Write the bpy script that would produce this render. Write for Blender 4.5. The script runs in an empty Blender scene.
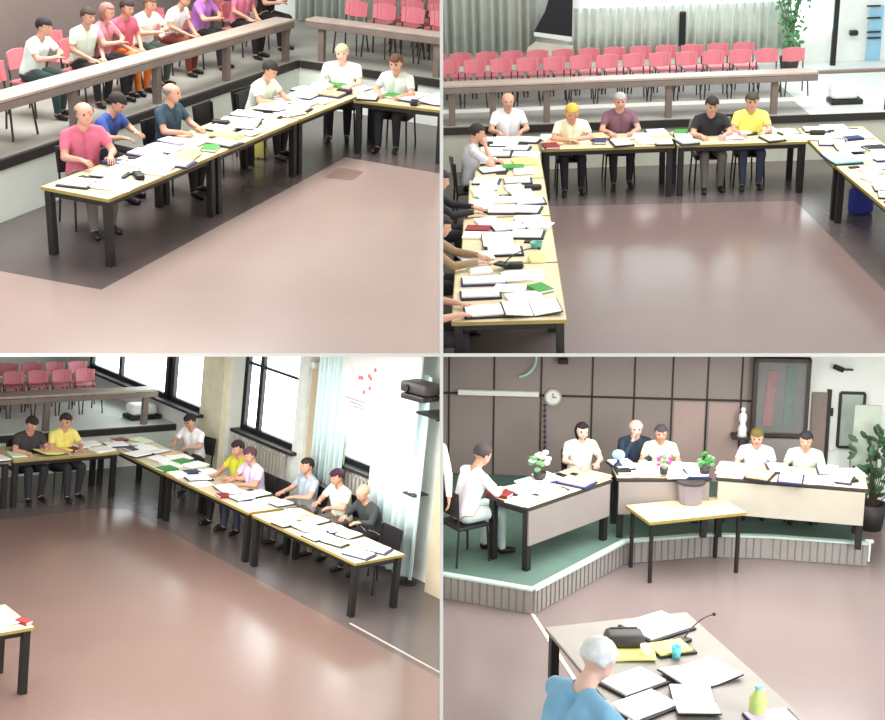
import bpy, bmesh, math, random
import numpy as np
from mathutils import Vector, Matrix, Euler
PI = math.pi
S = bpy.context.scene
C = S.collection
# ------------------------------------------------------------------ camera and the four rooms
F, CX, CY = 1300.0, 441.5, 355.0
PITCH = math.radians(17)
CAMZ = 8.0
CAMM = Matrix.Translation((0, 0, CAMZ)) @ Matrix.Rotation(-PITCH, 4, 'X')   # view space (x right, y ahead, z up) -> world
cd = bpy.data.cameras.new('camera')
cam = bpy.data.objects.new('camera', cd); C.objects.link(cam)
cam.matrix_world = CAMM @ Matrix.Rotation(PI/2, 4, 'X')
cd.sensor_width = 36; cd.lens = F/885*36; cd.clip_end = 200; cd.shift_x = 1/885; cd.shift_y = -5/885
S.camera = cam
POSE = {1: (-.3705, .4163, .0568, 4.7759), 2: (-.0305, .395, -.0429, 5.1412), 3: (.7464, .1597, .1075, 6.08), 4: (.3492, .2146, .0048, 5.6119)}
RM, RW = {}, {}
for k, (a, b, c, h) in POSE.items():
    r = Matrix.Rotation(c, 4, 'Y') @ Matrix.Rotation(b-.00385, 4, 'X') @ Matrix.Rotation(a, 4, 'Z') @ Matrix.Translation((0, 0, -h))
    RM[k] = r; RW[k] = CAMM @ r
def ray(k, px, py):
    inv = RM[k].inverted(); o = inv @ Vector((0, 0, 0)); d = (inv.to_3x3() @ Vector(((px-CX)/F, 1, -(py-CY)/F)))
    return o, d
def fl(k, px, py, z=0.0):
    o, d = ray(k, px, py); t = (z-o.z)/d.z; return o+d*t
def wp(k, px, py, A, B):
    o, d = ray(k, px, py); n = Vector((-(B[1]-A[1]), B[0]-A[0], 0)).normalized()
    t = (Vector((A[0], A[1], 0))-Vector((o.x, o.y, 0))).dot(n)/d.dot(n); return o+d*t
# ------------------------------------------------------------------ materials
MC = {}
def mat(name, col, rough=.6, metal=0., noise=.08, scale=6., emit=0., bump=0., spec=.5):
    if name in MC: return MC[name]
    m = bpy.data.materials.new(name); m.use_nodes = True; nt = m.node_tree; N = nt.nodes; L = nt.links
    b = N['Principled BSDF']; b.inputs['Roughness'].default_value = rough; b.inputs['Metallic'].default_value = metal
    b.inputs['Specular IOR Level'].default_value = spec
    tc = N.new('ShaderNodeTexCoord'); nz = N.new('ShaderNodeTexNoise'); nz.inputs['Scale'].default_value = scale; nz.inputs['Detail'].default_value = 4
    L.new(tc.outputs['Object'], nz.inputs['Vector'])
    rp = N.new('ShaderNodeMapRange'); rp.inputs['To Min'].default_value = 1-noise*2; rp.inputs['To Max'].default_value = 1+noise*2
    L.new(nz.outputs['Fac'], rp.inputs['Value'])
    mx = N.new('ShaderNodeVectorMath'); mx.operation = 'SCALE'; mx.inputs[0].default_value = col[:3]
    L.new(rp.outputs['Result'], mx.inputs['Scale']); L.new(mx.outputs['Vector'], b.inputs['Base Color'])
    if emit:
        b.inputs['Emission Color'].default_value = (*col[:3], 1); b.inputs['Emission Strength'].default_value = emit
    if bump:
        bp = N.new('ShaderNodeBump'); bp.inputs['Strength'].default_value = bump; bp.inputs['Distance'].default_value = .02
        L.new(nz.outputs['Fac'], bp.inputs['Height']); L.new(bp.outputs['Normal'], b.inputs['Normal'])
    MC[name] = m; return m
def srgb(r, g, b):
    f = lambda c: (c/255/12.92) if c/255 <= .04045 else ((c/255+.055)/1.055)**2.4
    return (f(r), f(g), f(b))
white = mat('white_paint', srgb(244, 246, 242), .7, noise=.03)
paperw = mat('paper_white', srgb(250, 250, 247), .8, noise=.02)
paperg = mat('paper_greenish', srgb(222, 240, 205), .8, noise=.03)
papery = mat('paper_yellow', srgb(240, 236, 130), .8, noise=.03)
paperl = mat('paper_lilac', srgb(205, 190, 235), .8, noise=.03)
paperp = mat('paper_pink', srgb(240, 150, 170), .8, noise=.03)
paperc = mat('paper_cyan', srgb(150, 225, 235), .8, noise=.03)
papero = mat('paper_tan', srgb(225, 185, 140), .8, noise=.03)
papergr = mat('paper_green', srgb(60, 140, 60), .7, noise=.1)
cover = mat('folder_black', srgb(26, 26, 32), .6)
coverb = mat('folder_blue', srgb(40, 50, 95), .6)
coverr = mat('folder_red', srgb(130, 25, 35), .6)
wood = mat('tabletop_wood', srgb(204, 190, 156), .45, noise=.1, scale=9)
woodedge = mat('tabletop_edge', srgb(150, 132, 70), .5, noise=.1)
black = mat('black_metal', srgb(24, 22, 22), .5)
dgrey = mat('dark_grey', srgb(52, 48, 48), .6)
railm = mat('rail_wood', srgb(126, 112, 104), .5, noise=.12, scale=4)
railtop = mat('rail_top_wood', srgb(172, 158, 146), .45, noise=.1, scale=4)
stagem = mat('stage_floor', srgb(150, 150, 142), .6, noise=.12, scale=2)
stageb = mat('stage_floor_pale', srgb(215, 222, 215), .5, noise=.05, scale=2)
fasc = mat('fascia_dark', srgb(48, 44, 42), .6)
lowall = mat('low_wall_pale', srgb(236, 246, 236), .65, noise=.05, scale=1.5)
pinkp = mat('pink_plastic', srgb(206, 118, 128), .4, noise=.08)
chrome = mat('chair_leg_metal', srgb(70, 62, 62), .4, .5)
tmetal = mat('chair_black', srgb(22, 20, 24), .55)
glass = mat('water_glass', srgb(190, 215, 215), .1)
skinm = mat('skin', srgb(205, 155, 132), .6, noise=.06, scale=12)
skin2 = mat('skin_pale', srgb(228, 190, 172), .6, noise=.05, scale=12)
shoe = mat('shoe_black', srgb(20, 18, 20), .4)
FABRIC = {}
def fab(r, g, b):
    key = 'fabric_%d_%d_%d' % (r, g, b)
    return mat(key, srgb(r, g, b), .85, noise=.1, scale=9, bump=.4)
# ------------------------------------------------------------------ object helpers
ROOM = {}      # root name -> room number
def link(o, k, parent=None):
    C.objects.link(o)
    if parent is not None: o.parent = parent
    ROOM[o.name] = k
def tag(o, label=None, cat=None, group=None, kind=None):
    if label: o['label'] = label
    if cat: o['category'] = cat
    if group: o['group'] = group
    if kind: o['kind'] = kind
    return o
def place(o, k, loc, rz=0., tilt=None):
    m = Matrix.Translation(loc) @ Matrix.Rotation(rz, 4, 'Z')
    if tilt is not None: m = m @ tilt
    o.matrix_world = RW[k] @ m
def root(name, k, loc, rz=0., label=None, cat=None, group=None, kind=None):
    o = bpy.data.objects.new(name, None); o.empty_display_size = .1; link(o, k); place(o, k, loc, rz)
    return tag(o, label, cat, group, kind)
class MB:
    def __init__(s): s.bm = bmesh.new(); s.mats = []; s.cur = 0
    def m(s, ma):
        if ma not in s.mats: s.mats.append(ma)
        s.cur = s.mats.index(ma); return s
    def _fin(s, vs):
        fs = set()
        for v in vs:
            for f in v.link_faces: fs.add(f)
        for f in fs: f.material_index = s.cur
    def box(s, c, d, rz=0., rx=0., ry=0., bev=0.):
        mm = Matrix.Translation(c) @ Euler((rx, ry, rz)).to_matrix().to_4x4() @ Matrix.Diagonal((*d, 1))
        r = bmesh.ops.create_cube(s.bm, size=1, matrix=mm); vs = r['verts']
        if bev:
            es = list({e for v in vs for e in v.link_edges})
            rr = bmesh.ops.bevel(s.bm, geom=es, offset=bev, segments=2, affect='EDGES', profile=.5)
            vs = rr['verts']
            s._fin(vs); return s
        s._fin(vs); return s
    def tube(s, p, q, r0, r1=None, n=8, cap=True):
        p = Vector(p); q = Vector(q); d = q-p; r1 = r0 if r1 is None else r1
        if d.length < 1e-6: return s
        mm = Matrix.Translation((p+q)/2) @ d.to_track_quat('Z', 'Y').to_matrix().to_4x4()
        r = bmesh.ops.create_cone(s.bm, cap_ends=cap, segments=n, radius1=r0, radius2=r1, depth=d.length, matrix=mm); s._fin(r['verts']); return s
    def ball(s, c, r, sc=(1, 1, 1), sub=2, rot=None):
        mm = Matrix.Translation(c) @ (rot or Matrix()) @ Matrix.Diagonal((*sc, 1))
        rr = bmesh.ops.create_icosphere(s.bm, subdivisions=sub, radius=r, matrix=mm); s._fin(rr['verts']); return s
    def lathe(s, prof, c=(0, 0, 0), n=16):
        rings = []
        for r, z in prof: rings.append([s.bm.verts.new((c[0]+r*math.cos(2*PI*i/n), c[1]+r*math.sin(2*PI*i/n), c[2]+z)) for i in range(n)])
        vs = [v for R in rings for v in R]
        for a, b in zip(rings, rings[1:]):
            for i in range(n): s.bm.faces.new((a[i], a[(i+1) % n], b[(i+1) % n], b[i]))
        s.bm.faces.new(rings[0][::-1]); s.bm.faces.new(rings[-1]); s._fin(vs); return s
    def prism(s, pts, z0, z1):
        lo = [s.bm.verts.new((p[0], p[1], z0)) for p in pts]; hi = [s.bm.verts.new((p[0], p[1], z1)) for p in pts]; n = len(pts)
        s.bm.faces.new(lo[::-1]); s.bm.faces.new(hi)
        for i in range(n): s.bm.faces.new((lo[i], lo[(i+1) % n], hi[(i+1) % n], hi[i]))
        s._fin(lo+hi); return s
    def slab(s, pts, th):
        """a polygon of 3D points extruded by the vector th"""
        th = Vector(th); lo = [s.bm.verts.new(p) for p in pts]; hi = [s.bm.verts.new(Vector(p)+th) for p in pts]; n = len(pts)
        s.bm.faces.new(lo[::-1]); s.bm.faces.new(hi)
        for i in range(n): s.bm.faces.new((lo[i], lo[(i+1) % n], hi[(i+1) % n], hi[i]))
        s._fin(lo+hi); return s
    def mesh(s, name, smooth=False):
        bmesh.ops.recalc_face_normals(s.bm, faces=s.bm.faces[:])
        me = bpy.data.meshes.new(name); s.bm.to_mesh(me); s.bm.free()
        for m_ in s.mats: me.materials.append(m_)
        if smooth:
            for p in me.polygons: p.use_smooth = True
        return me
    def obj(s, name, k, parent=None, smooth=False):
        o = bpy.data.objects.new(name, s.mesh(name, smooth)); link(o, k, parent)
        if parent is None: o.matrix_world = RW[k]
        return o
def one(name, k, ma): return MB().m(ma)
def dm(name, me, k, parent):
    o = bpy.data.objects.new(name, me); link(o, k, parent); return o
def struct(o): o['kind'] = 'structure'; return o
def wall(name, k, A, B, z0, z1, ma, th=.12, back=True):
    """wall whose visible face runs A->B; thickness goes to the far side"""
    A = Vector((A[0], A[1], 0)); B = Vector((B[0], B[1], 0)); d = (B-A).normalized(); n = Vector((-d.y, d.x, 0))
    if not back: n = -n
    p = [A, B, B+n*th, A+n*th]
    return struct(MB().m(ma).prism([(v.x, v.y) for v in p], z0, z1).obj(name, k))
# ------------------------------------------------------------------ furniture
def black_chair_meshes():
    d = {}
    d['seat'] = MB().m(tmetal).box((0, 0, .43), (.44, .42, .035), bev=.012).mesh('seat')
    b = MB().m(tmetal).box((0, -.235, .72), (.43, .03, .3), rx=.12, bev=.012); d['backrest'] = b.mesh('backrest')
    lg = []
    for sx in (-1, 1):
        lg.append(MB().m(tmetal).tube((sx*.2, .18, .42), (sx*.22, .2, 0), .013).mesh('leg'))
        lg.append(MB().m(tmetal).tube((sx*.2, -.22, .85), (sx*.2, -.2, .42), .013).tube((sx*.2, -.2, .42), (sx*.22, -.24, 0), .013).mesh('leg'))
    d['leg'] = lg; return d
def pink_chair_meshes():
    d = {}
    s = MB().m(pinkp); s.box((0, .0, .44), (.44, .42, .03), bev=.012); s.box((0, .2, .425), (.42, .03, .04), bev=.01); d['seat'] = s.mesh('seat')
    b = MB().m(pinkp)
    n = 6
    for i in range(n):
        a0 = -1+2*i/n; a1 = -1+2*(i+1)/n; am = (a0+a1)/2
        b.box((am*.21, -.25+.05*am*am, .71), (.46/n, .025, .27-.05*am*am), rx=.15, rz=.25*am, bev=.008)
    d['backrest'] = b.mesh('backrest')
    lg = []
    for sx in (-1, 1):
        lg.append(MB().m(chrome).tube((sx*.19, .16, .43), (sx*.22, .2, 0), .014).mesh('leg'))
        lg.append(MB().m(chrome).tube((sx*.19, -.22, .62), (sx*.19, -.2, .43), .013).tube((sx*.19, -.2, .43), (sx*.22, -.26, 0), .014).mesh('leg'))
    d['leg'] = lg; return d
CH = {'black': black_chair_meshes(), 'pink': pink_chair_meshes()}
def chair(k, x, y, rz, label, z=0., style='black', group=None, sc=1.):
    nm = 'stacking_chair' if style == 'black' else 'plastic_chair'
    r = root(nm, k, (x, y, z), rz, label, 'chair', group); d = CH[style]; r.matrix_world = r.matrix_world @ Matrix.Scale(sc, 4)
    dm('seat', d['seat'], k, r); dm('backrest', d['backrest'], k, r)
    for l in d['leg']: dm('leg', l, k, r)
    return r
def table(k, a, b, D, label, ztop=.75, z0=0., legw=.08, apron=True, top=None, edge=None, name='meeting_table', group=None, side=1):
    """front top edge a->b; the table extends D to the left of that direction (side=1) or right (-1)"""
    a = Vector((a[0], a[1])); b = Vector((b[0], b[1])); L = (b-a).length; ang = math.atan2(b.y-a.y, b.x-a.x)
    n = Vector((-math.sin(ang), math.cos(ang)))*side; c = (a+b)/2+n*D/2
    r = root(name, k, (c.x, c.y, z0), ang, label, 'table', group)
    H = ztop-z0
    t = MB().m(top or wood).box((0, 0, H-.016), (L, D, .032), bev=.006); t.obj('tabletop', k, r)
    t = MB().m(edge or woodedge); w = .008
    for (cx, cy, dx, dy) in ((0, D/2, L, w), (0, -D/2, L, w), (L/2, 0, w, D), (-L/2, 0, w, D)): t.box((cx, cy, H-.018), (dx+.002, dy+.002, .034))
    t.obj('edge_band', k, r)
    if apron:
        t = MB().m(black)
        for (cx, cy, dx, dy) in ((0, D/2-.06, L-.12, .02), (0, -D/2+.06, L-.12, .02), (L/2-.06, 0, .02, D-.12), (-L/2+.06, 0, .02, D-.12)): t.box((cx, cy, H-.07), (dx, dy, .07))
        t.obj('apron', k, r)
    for sx in (-1, 1):
        for sy in (-1, 1):
            MB().m(black).box((sx*(L/2-.06), sy*(D/2-.06), (H-.032)/2), (legw, legw, H-.032), bev=.006).obj('leg', k, r)
    return dict(k=k, c=c, ang=ang, L=L, D=D, z=ztop, side=side)
def tp(T, u, v):
    """point on table T: u along 0..1 from a to b, v 0 (inner edge) .. 1 (outer)"""
    d = Vector((math.cos(T['ang']), math.sin(T['ang']))); n = Vector((-d.y, d.x))*T['side']
    p = T['c']+d*(u-.5)*T['L']+n*(v-.5)*T['D']; return p
GL = {}
def paperobj(k, x, y, z, rz, kind, ma, label, cat, group=None, sz=(.21, .297)):
    w, h = sz; rnd = random.Random(int(x*971+y*577))
    if kind == 'paper_stack':
        b = MB().m(ma)
        for i in range(3): b.box((rnd.uniform(-.015, .015), rnd.uniform(-.015, .015), .004+i*.008), (w, h, .008), rz=rnd.uniform(-.14, .14))
        o = b.obj('paper_stack', k); place(o, k, (x, y, z), rz)
        return tag(o, label, cat, group)
    if kind == 'document_folder':
        r = root('document_folder', k, (x, y, z), rz, label, cat, group)
        MB().m(cover if rnd.random() < .7 else coverb).box((0, 0, .009), (w+.05, h+.04, .018)).obj('cover', k, r)
        MB().m(ma).box((0, .012, .027), (w+.01, h, .018), rz=rnd.uniform(-.05, .05)).obj('pages', k, r); return r
    if kind == 'open_binder':
        r = root('open_binder', k, (x, y, z), rz, label, cat, group)
        b = MB().m(cover)
        b.box((-w/2-.01, 0, .018), (w+.02, h+.02, .008), ry=.12).box((w/2+.01, 0, .018), (w+.02, h+.02, .008), ry=-.12); b.obj('cover', k, r)
        b = MB().m(ma)
        b.box((-w/2-.005, 0, .03), (w, h, .014), ry=.12).box((w/2+.005, 0, .03), (w, h, .014), ry=-.12); b.obj('pages', k, r); return r
    if kind == 'book':
        r = root('book', k, (x, y, z), rz, label, cat, group)
        MB().m(ma).box((0, 0, .003), (w*.8, h*.8, .006)).box((0, 0, .032), (w*.8, h*.8, .006)).box((-w*.4, 0, .0175), (.006, h*.8, .035)).obj('cover', k, r)
        MB().m(paperw).box((.004, 0, .0175), (w*.76, h*.76, .023)).obj('pages', k, r); return r
    if kind == 'mobile_phone':
        o = MB().m(black).box((0, 0, .007), (.07, .14, .014), bev=.004).obj('mobile_phone', k); place(o, k, (x, y, z), rz); return tag(o, label, cat, group)
    if kind == 'pencil_case':
        o = MB().m(black).box((0, 0, .03), (.1, .22, .06), bev=.02).obj('pencil_case', k); place(o, k, (x, y, z), rz); return tag(o, label, cat, group)
def bottle(k, x, y, z, label, ma, h=.2, name='water_bottle', capm=None, wd_=1.):
    r = root(name, k, (x, y, z), 0, label, 'bottle')
    MB().m(ma).lathe([(.03*wd_, 0), (.034*wd_, .01), (.034*wd_, h*.62), (.014*wd_, h*.82), (.013*wd_, h*.9)]).obj('body', k, r, True)
    MB().m(capm or white).lathe([(.016*wd_, h*.9), (.016*wd_, h)]).obj('cap', k, r); return r
def cup(k, x, y, z, label, ma, h=.1, r0=.035):
    o = MB().m(ma).lathe([(r0*.8, 0), (r0, h), (r0*.9, h), (r0*.72, .01)]).obj('drinking_cup', k, None, True); place(o, k, (x, y, z)); return tag(o, label, 'cup')
def microphone(k, x, y, z, rz, label, L=.38, lean=.9):
    r = root('table_microphone', k, (x, y, z), rz, label, 'microphone')
    MB().m(black).box((0, 0, .015), (.11, .15, .03), bev=.008).obj('base', k, r)
    pts = [Vector((0, .03, .03))]
    for i in range(1, 7):
        t = i/6; a = lean*(.45+.55*t); pts.append(pts[-1]+Vector((0, math.sin(a)*L/6, math.cos(a)*L/6)))
    b = MB().m(dgrey)
    for p, q in zip(pts, pts[1:]): b.tube(p, q, .006, n=6)
    b.obj('gooseneck', k, r)
    MB().m(black).ball(pts[-1], .018, sub=2).obj('head', k, r, True); return r
COLN = {'paperw': 'white', 'paperg': 'pale green', 'papery': 'yellow', 'paperl': 'lilac', 'paperp': 'pink', 'paperc': 'cyan', 'papero': 'tan', 'papergr': 'dark green', 'coverr': 'red', 'coverb': 'blue', 'cover': 'black'}
MATN = dict(paperw=paperw, paperg=paperg, papery=papery, paperl=paperl, paperp=paperp, paperc=paperc, papero=papero, papergr=papergr, coverr=coverr, coverb=coverb, cover=cover)
USED = set()
def lab_used(*a):
    if a in USED: return True
    USED.add(a); return False
PLACED = []
LABELS = {}
def scatter(T, tdesc, n, seed, ends=('near', 'far'), cols=None, u0=.04, u1=.96, sides=('inner', 'outer'), dens=.23):
    """spread n papers, folders, binders and phones over table T; the labels say which third and which side of it"""
    rnd = random.Random(seed); k = T['k']; got = []
    cols = cols or ['paperw']*16+['paperg', 'paperg', 'papery', 'paperl', 'papero']
    tries = 0
    while len(got) < n and tries < 900:
        tries += 1
        u = rnd.uniform(u0, u1); v = rnd.uniform(.16, .84)
        p = tp(T, u, v)
        kd = rnd.choices(['paper_stack', 'document_folder', 'open_binder', 'book', 'mobile_phone', 'pencil_case'], [6, 6, 2.6, .6, .25, .25])[0]
        rad = {'mobile_phone': .09, 'open_binder': .24, 'pencil_case': .13, 'book': .13}.get(kd, .165)
        half = (u*T['L'], (1-u)*T['L'])
        if min(half) < rad*.75: continue
        if kd == 'open_binder' and not .3 < v < .7: continue
        if any((p-q).length < (rad+r2)*.78 for q, r2 in got) or any(kk == k and (p-q).length < (rad+r2)*.85 for kk, q, r2 in PLACED): continue
        got.append((p, rad))
        c = rnd.choice(cols) if kd != 'book' else rnd.choice(['coverr', 'coverb', 'papergr', 'cover'])
        sc_ = rnd.uniform(1., 1.25)
        third = [ends[0]+' end', ends[0]+' middle', 'centre', ends[1]+' middle', ends[1]+' end'][min(4, int(u*5))]
        sd = sides[0] if v < .5 else sides[1]
        noun = {'paper_stack': 'loose paper sheets', 'document_folder': 'pages on dark folder', 'open_binder': 'open binder pages', 'book': 'thick closed book', 'mobile_phone': 'mobile phone', 'pencil_case': 'pencil case'}[kd]
        cat = {'paper_stack': 'paper', 'document_folder': 'folder', 'open_binder': 'binder', 'book': 'book', 'mobile_phone': 'phone', 'pencil_case': 'pencil case'}[kd]
        if lab_used(noun, c, sd, third, tdesc): got.pop(); continue
        cn = COLN[c] if kd not in ('mobile_phone', 'pencil_case') else 'small black'
        lab = '%s %s, %s side, %s, %s' % (cn, noun, sd, third, tdesc)
        paperobj(k, p.x, p.y, T['z']+.001+(len(got) % 4)*.0015, T['ang']+rnd.choice([0, PI/2])*(kd in ('paper_stack',))+rnd.uniform(-.3, .3), kd, MATN[c], lab, cat, None, (.21*sc_, .297*sc_))
# ------------------------------------------------------------------ people
BODY_N = [0]
def bone_mesh(bones, voxel):
    b = MB().m(skinm)
    for p0, r0, p1, r1, t in bones:
        b.ball(p0, r0, sub=2); b.ball(p1, r1, sub=2); b.tube(p0, p1, r0, r1, n=14)
    me = b.mesh('tmp'); o = bpy.data.objects.new('tmp', me); C.objects.link(o)
    m = o.modifiers.new('r', 'REMESH'); m.mode = 'VOXEL'; m.voxel_size = voxel
    m2 = o.modifiers.new('s', 'SMOOTH'); m2.iterations = 4; m2.factor = .5
    dg = bpy.context.evaluated_depsgraph_get(); ev = o.evaluated_get(dg); out = bpy.data.meshes.new_from_object(ev)
    bpy.data.objects.remove(o); bpy.data.meshes.remove(me); return out
def person(k, hx, hy, face, label, shirt, trousers, hair='short', hairc=(40, 32, 30), lean=12, arms='table', zseat=0., headz=None, look=(0, -18), skin=None, sleeves='short', reach=.42, scale=1., group=None, stand=False, voxel=.014, shoulder=1., hpos=None, tuck=0.):
    """seated figure whose head shows at pixel (hx,hy); face = direction (radians, 0 = +Y)"""
    skin = skin or skinm; L = math.radians(lean)
    def tor(y, z):   # lean the torso about the hips at (0,-.02,.54)
        dz = z-.54; return Vector((0, -.02+y+dz*math.sin(L), .54+dz*math.cos(L)))
    def side(v, x): return Vector((x, v.y, v.z))
    bn = []
    pel = tor(0, .56); wai = tor(0, .74); che = tor(0.0, .93); nek = tor(0, 1.07); nk2 = tor(.01, 1.13)
    hd = nk2+Vector((0, .035+.03*math.sin(L), .085))
    if stand:
        kn = [Vector((s*.1, .02, .0)) for s in (-1, 1)]
    for s in (-1, 1):
        bn.append((side(pel, s*.07), .115, side(wai, s*.05), .115, 'shirt'))
        bn.append((side(wai, s*.05), .115, side(che, s*.085*shoulder), .11, 'shirt'))
        bn.append((side(che, s*.085*shoulder), .105, side(tor(-.01, 1.0), s*.135*shoulder), .062, 'shirt'))
        bn.append((side(tor(-.01, 1.03), s*.05), .06, side(tor(-.01, 1.01), s*.15*shoulder), .055, 'shirt'))
    bn.append((nek, .058, nk2, .054, 'skin'))
    hipz = .54
    for s in (-1, 1):
        if stand:
            bn.append((Vector((s*.09, -.02, .52)), .1, Vector((s*.1, 0, .05)), .062, 'trouser')); bn.append((Vector((s*.1, 0, .05)), .062, Vector((s*.11, -.02, -.36)), .042, 'trouser'))
            bn.append((Vector((s*.11, -.03, -.4)), .04, Vector((s*.12, .12, -.43)), .034, 'shoe'))
            continue
        kn = Vector((s*.13, .42-tuck, .53)); an = Vector((s*.12, .40+.04*s-tuck*2.2, .1))
        bn.append((Vector((s*.085, -.02, .545)), .1, kn, .066, 'trouser')); bn.append((kn, .066, an, .042, 'trouser'))
        bn.append((an+Vector((0, -.01, -.05)), .038, an+Vector((s*.02, .14, -.066)), .032, 'shoe'))
    hands = []
    for s in (-1, 1):
        sh = side(tor(-.005, 1.0), s*.185*shoulder)
        if arms == 'table' and reach > .5: el = Vector((s*.24, sh.y+.22, .82)); wr = Vector((s*.12, el.y+.25, .82)); hd_dir = Vector((-s*.35, .9, -.12))
        elif arms == 'table': el = Vector((s*.27, sh.y+.13, .80)); wr = Vector((s*.16, max(reach-.1, el.y+.12), .80)); hd_dir = Vector((-s*.35, .9, -.12))
        elif arms == 'fold': el = Vector((s*.27, sh.y+.16, .80)); wr = Vector((s*.06, el.y+.12+.03*s, .81)); hd_dir = Vector((-s*.95, .2, -.05))
        elif arms == 'lap': el = Vector((s*.25, sh.y+.02, .76)); wr = Vector((s*.1, sh.y+.24, .64)); hd_dir = Vector((-s*.5, .8, -.2))
        elif arms == 'chin':
            if s == 1: el = Vector((.2, sh.y+.25, .80)); wr = hd+Vector((.06, .1, -.17)); hd_dir = Vector((-.25, -.1, .9))
            else: el = Vector((-.27, sh.y+.13, .80)); wr = Vector((-.1, reach-.08, .80)); hd_dir = Vector((.5, .8, -.1))
        elif arms == 'side':
            el = Vector((s*.26, sh.y-.02, .7)); wr = Vector((s*.27, sh.y+.06, .48)); hd_dir = Vector((0, .15, -1))
        md = sh.lerp(el, .62)
        bn.append((sh, .057, md, .05, 'shirt'))
        bn.append((md, .046 if sleeves == 'short' else .05, el, .042, 'skin' if sleeves == 'short' else 'shirt'))
        bn.append((el, .043, wr, .029, 'skin' if sleeves == 'short' else 'shirt'))
        hd_dir.normalize(); lat = hd_dir.cross(Vector((0, 0, 1))) if abs(hd_dir.z) < .7 else Vector((0, 1, 0)); lat.normalize()
        pe = wr+hd_dir*.075
        for q in (-1, 0, 1): bn.append((wr+hd_dir*.01+lat*q*.012, .02, pe+lat*q*.026, .015, 'hand'))
        hands.append((pe, hd_dir, lat, s))
    # head
    ry, rp = math.radians(look[0]), math.radians(look[1]); HR = Matrix.Rotation(ry, 3, 'Z') @ Matrix.Rotation(rp, 3, 'X')
    def hp(x, y, z): return hd+HR @ Vector((x, y, z))
    for s in (-1, 1):
        bn.append((hp(s*.012, -.03, .03), .083, hp(s*.008, .025, .02), .078, 'head'))
        bn.append((hp(s*.078, -.005, .012), .012, hp(s*.086, -.012, -.02), .013, 'head'))
        bn.append((hp(s*.03, .045, -.03), .05, hp(s*.012, .062, -.075), .03, 'head'))
    bn.append((hp(0, .02, -.02), .07, hp(0, .05, -.08), .036, 'head'))
    bn.append((hp(0, .095, .018), .009, hp(0, .112, -.018), .0145, 'head'))
    bn.append((hp(0, .085, -.05), .016, hp(0, .083, -.057), .018, 'head'))
    me = bone_mesh(bn, voxel)
    n = len(me.vertices); co = np.empty(n*3, 'f'); me.vertices.foreach_get('co', co); co = co.reshape(-1, 3)
    best = np.full(n, 1e9); lab = np.zeros(n, int); names = ['shirt', 'skin', 'trouser', 'shoe', 'hand', 'head']
    for p0, r0, p1, r1, t in bn:
        a = np.array(p0); b = np.array(p1); ab = b-a; tt = np.clip(((co-a)@ab)/max(ab@ab, 1e-9), 0, 1)
        d = np.linalg.norm(co-a-tt[:, None]*ab, axis=1)-(r0+(r1-r0)*tt)
        mk = d < best; best[mk] = d[mk]; lab[mk] = names.index(t)
    me.materials.clear(); me.materials.append(skin); me.materials.append(mat('lip_and_eye', srgb(70, 40, 38), .5)); me.materials.append(mat('eye_dark', srgb(30, 24, 24), .4))
    hi = np.array(HR.inverted()); loc = (co-np.array(hd))@hi.T
    nm = np.empty(n*3, 'f'); me.vertices.foreach_get('normal', nm); nm = nm.reshape(-1, 3)
    polys = [tuple(p.vertices) for p in me.polygons]
    eye = np.minimum(np.linalg.norm(loc-[.032, .085, .022], axis=1), np.linalg.norm(loc-[-.032, .085, .022], axis=1)) < .017
    lip = (np.abs(loc[:, 0]) < .024) & (np.abs(loc[:, 2]+.05) < .008) & (loc[:, 1] > .06)
    def sub(tags, off, name, mt, extra=None):
        sel = np.isin(lab, [names.index(t) for t in tags])
        if extra is not None: sel &= extra
        fs = [p for p in polys if all(sel[v] for v in p)]
        if not fs: return
        ids = sorted({v for p in fs for v in p}); mp = {v: i for i, v in enumerate(ids)}
        pts = co[ids]+nm[ids]*off
        m_ = bpy.data.meshes.new(name); m_.from_pydata(pts.tolist(), [], [[mp[v] for v in p] for p in fs]); m_.materials.append(mt)
        for p in m_.polygons: p.use_smooth = True
        o_ = bpy.data.objects.new(name, m_); link(o_, k, body); return o_
    for i, p in enumerate(me.polygons):
        p.use_smooth = True
        if lab[p.vertices[0]] == 5:
            if all(lip[v] for v in p.vertices): p.material_index = 1
            elif sum(eye[v] for v in p.vertices) >= 3: p.material_index = 2
    # fingers, joined to the palms
    bm = bmesh.new(); bm.from_mesh(me); fb = MB(); fb.bm = bm; fb.mats = [skin]; fb.cur = 0
    for pe, d, lat, s in hands:
        up = lat.cross(d)
        if up.z < 0 and abs(d.z) < .7: up = -up
        for i, (q, ln) in enumerate(((-.028, .058), (-.009, .07), (.010, .074), (.028, .064))):
            a = pe+lat*q; m1 = a+(d-up*.12)*ln*.5+lat*q*.2; m2 = m1+(d-up*.55)*ln*.32; m3 = m2+(d-up*1.0)*ln*.22
            fb.tube(a-d*.01, m1, .0092, .0085, n=6); fb.tube(m1, m2, .0085, .008, n=6); fb.tube(m2, m3, .008, .0065, n=6); fb.ball(m3, .0065, sub=1)
        ls = lat*(1 if (lat.x*-s) > 0 else -1)
        t0 = pe-d*.045+ls*.03; t1 = t0+(d*.6+ls*.8)*.03; t2 = t1+(d*.9+ls*.2)*.03
        fb.tube(t0, t1, .011, .01, n=6); fb.tube(t1, t2, .01, .008, n=6); fb.ball(t2, .008, sub=1)
    bm.to_mesh(me); bm.free(); me.name = 'person'
    body = bpy.data.objects.new('person', me); link(body, k)
    for p in me.polygons: p.use_smooth = True
    sub(['shirt'], .006, 'shirt', shirt); sub(['trouser'], .006, 'trousers', trousers)
    sub(['shoe'], .006, 'shoe', shoe, co[:, 0] < 0); sub(['shoe'], .006, 'shoe', shoe, co[:, 0] > 0)
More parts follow.
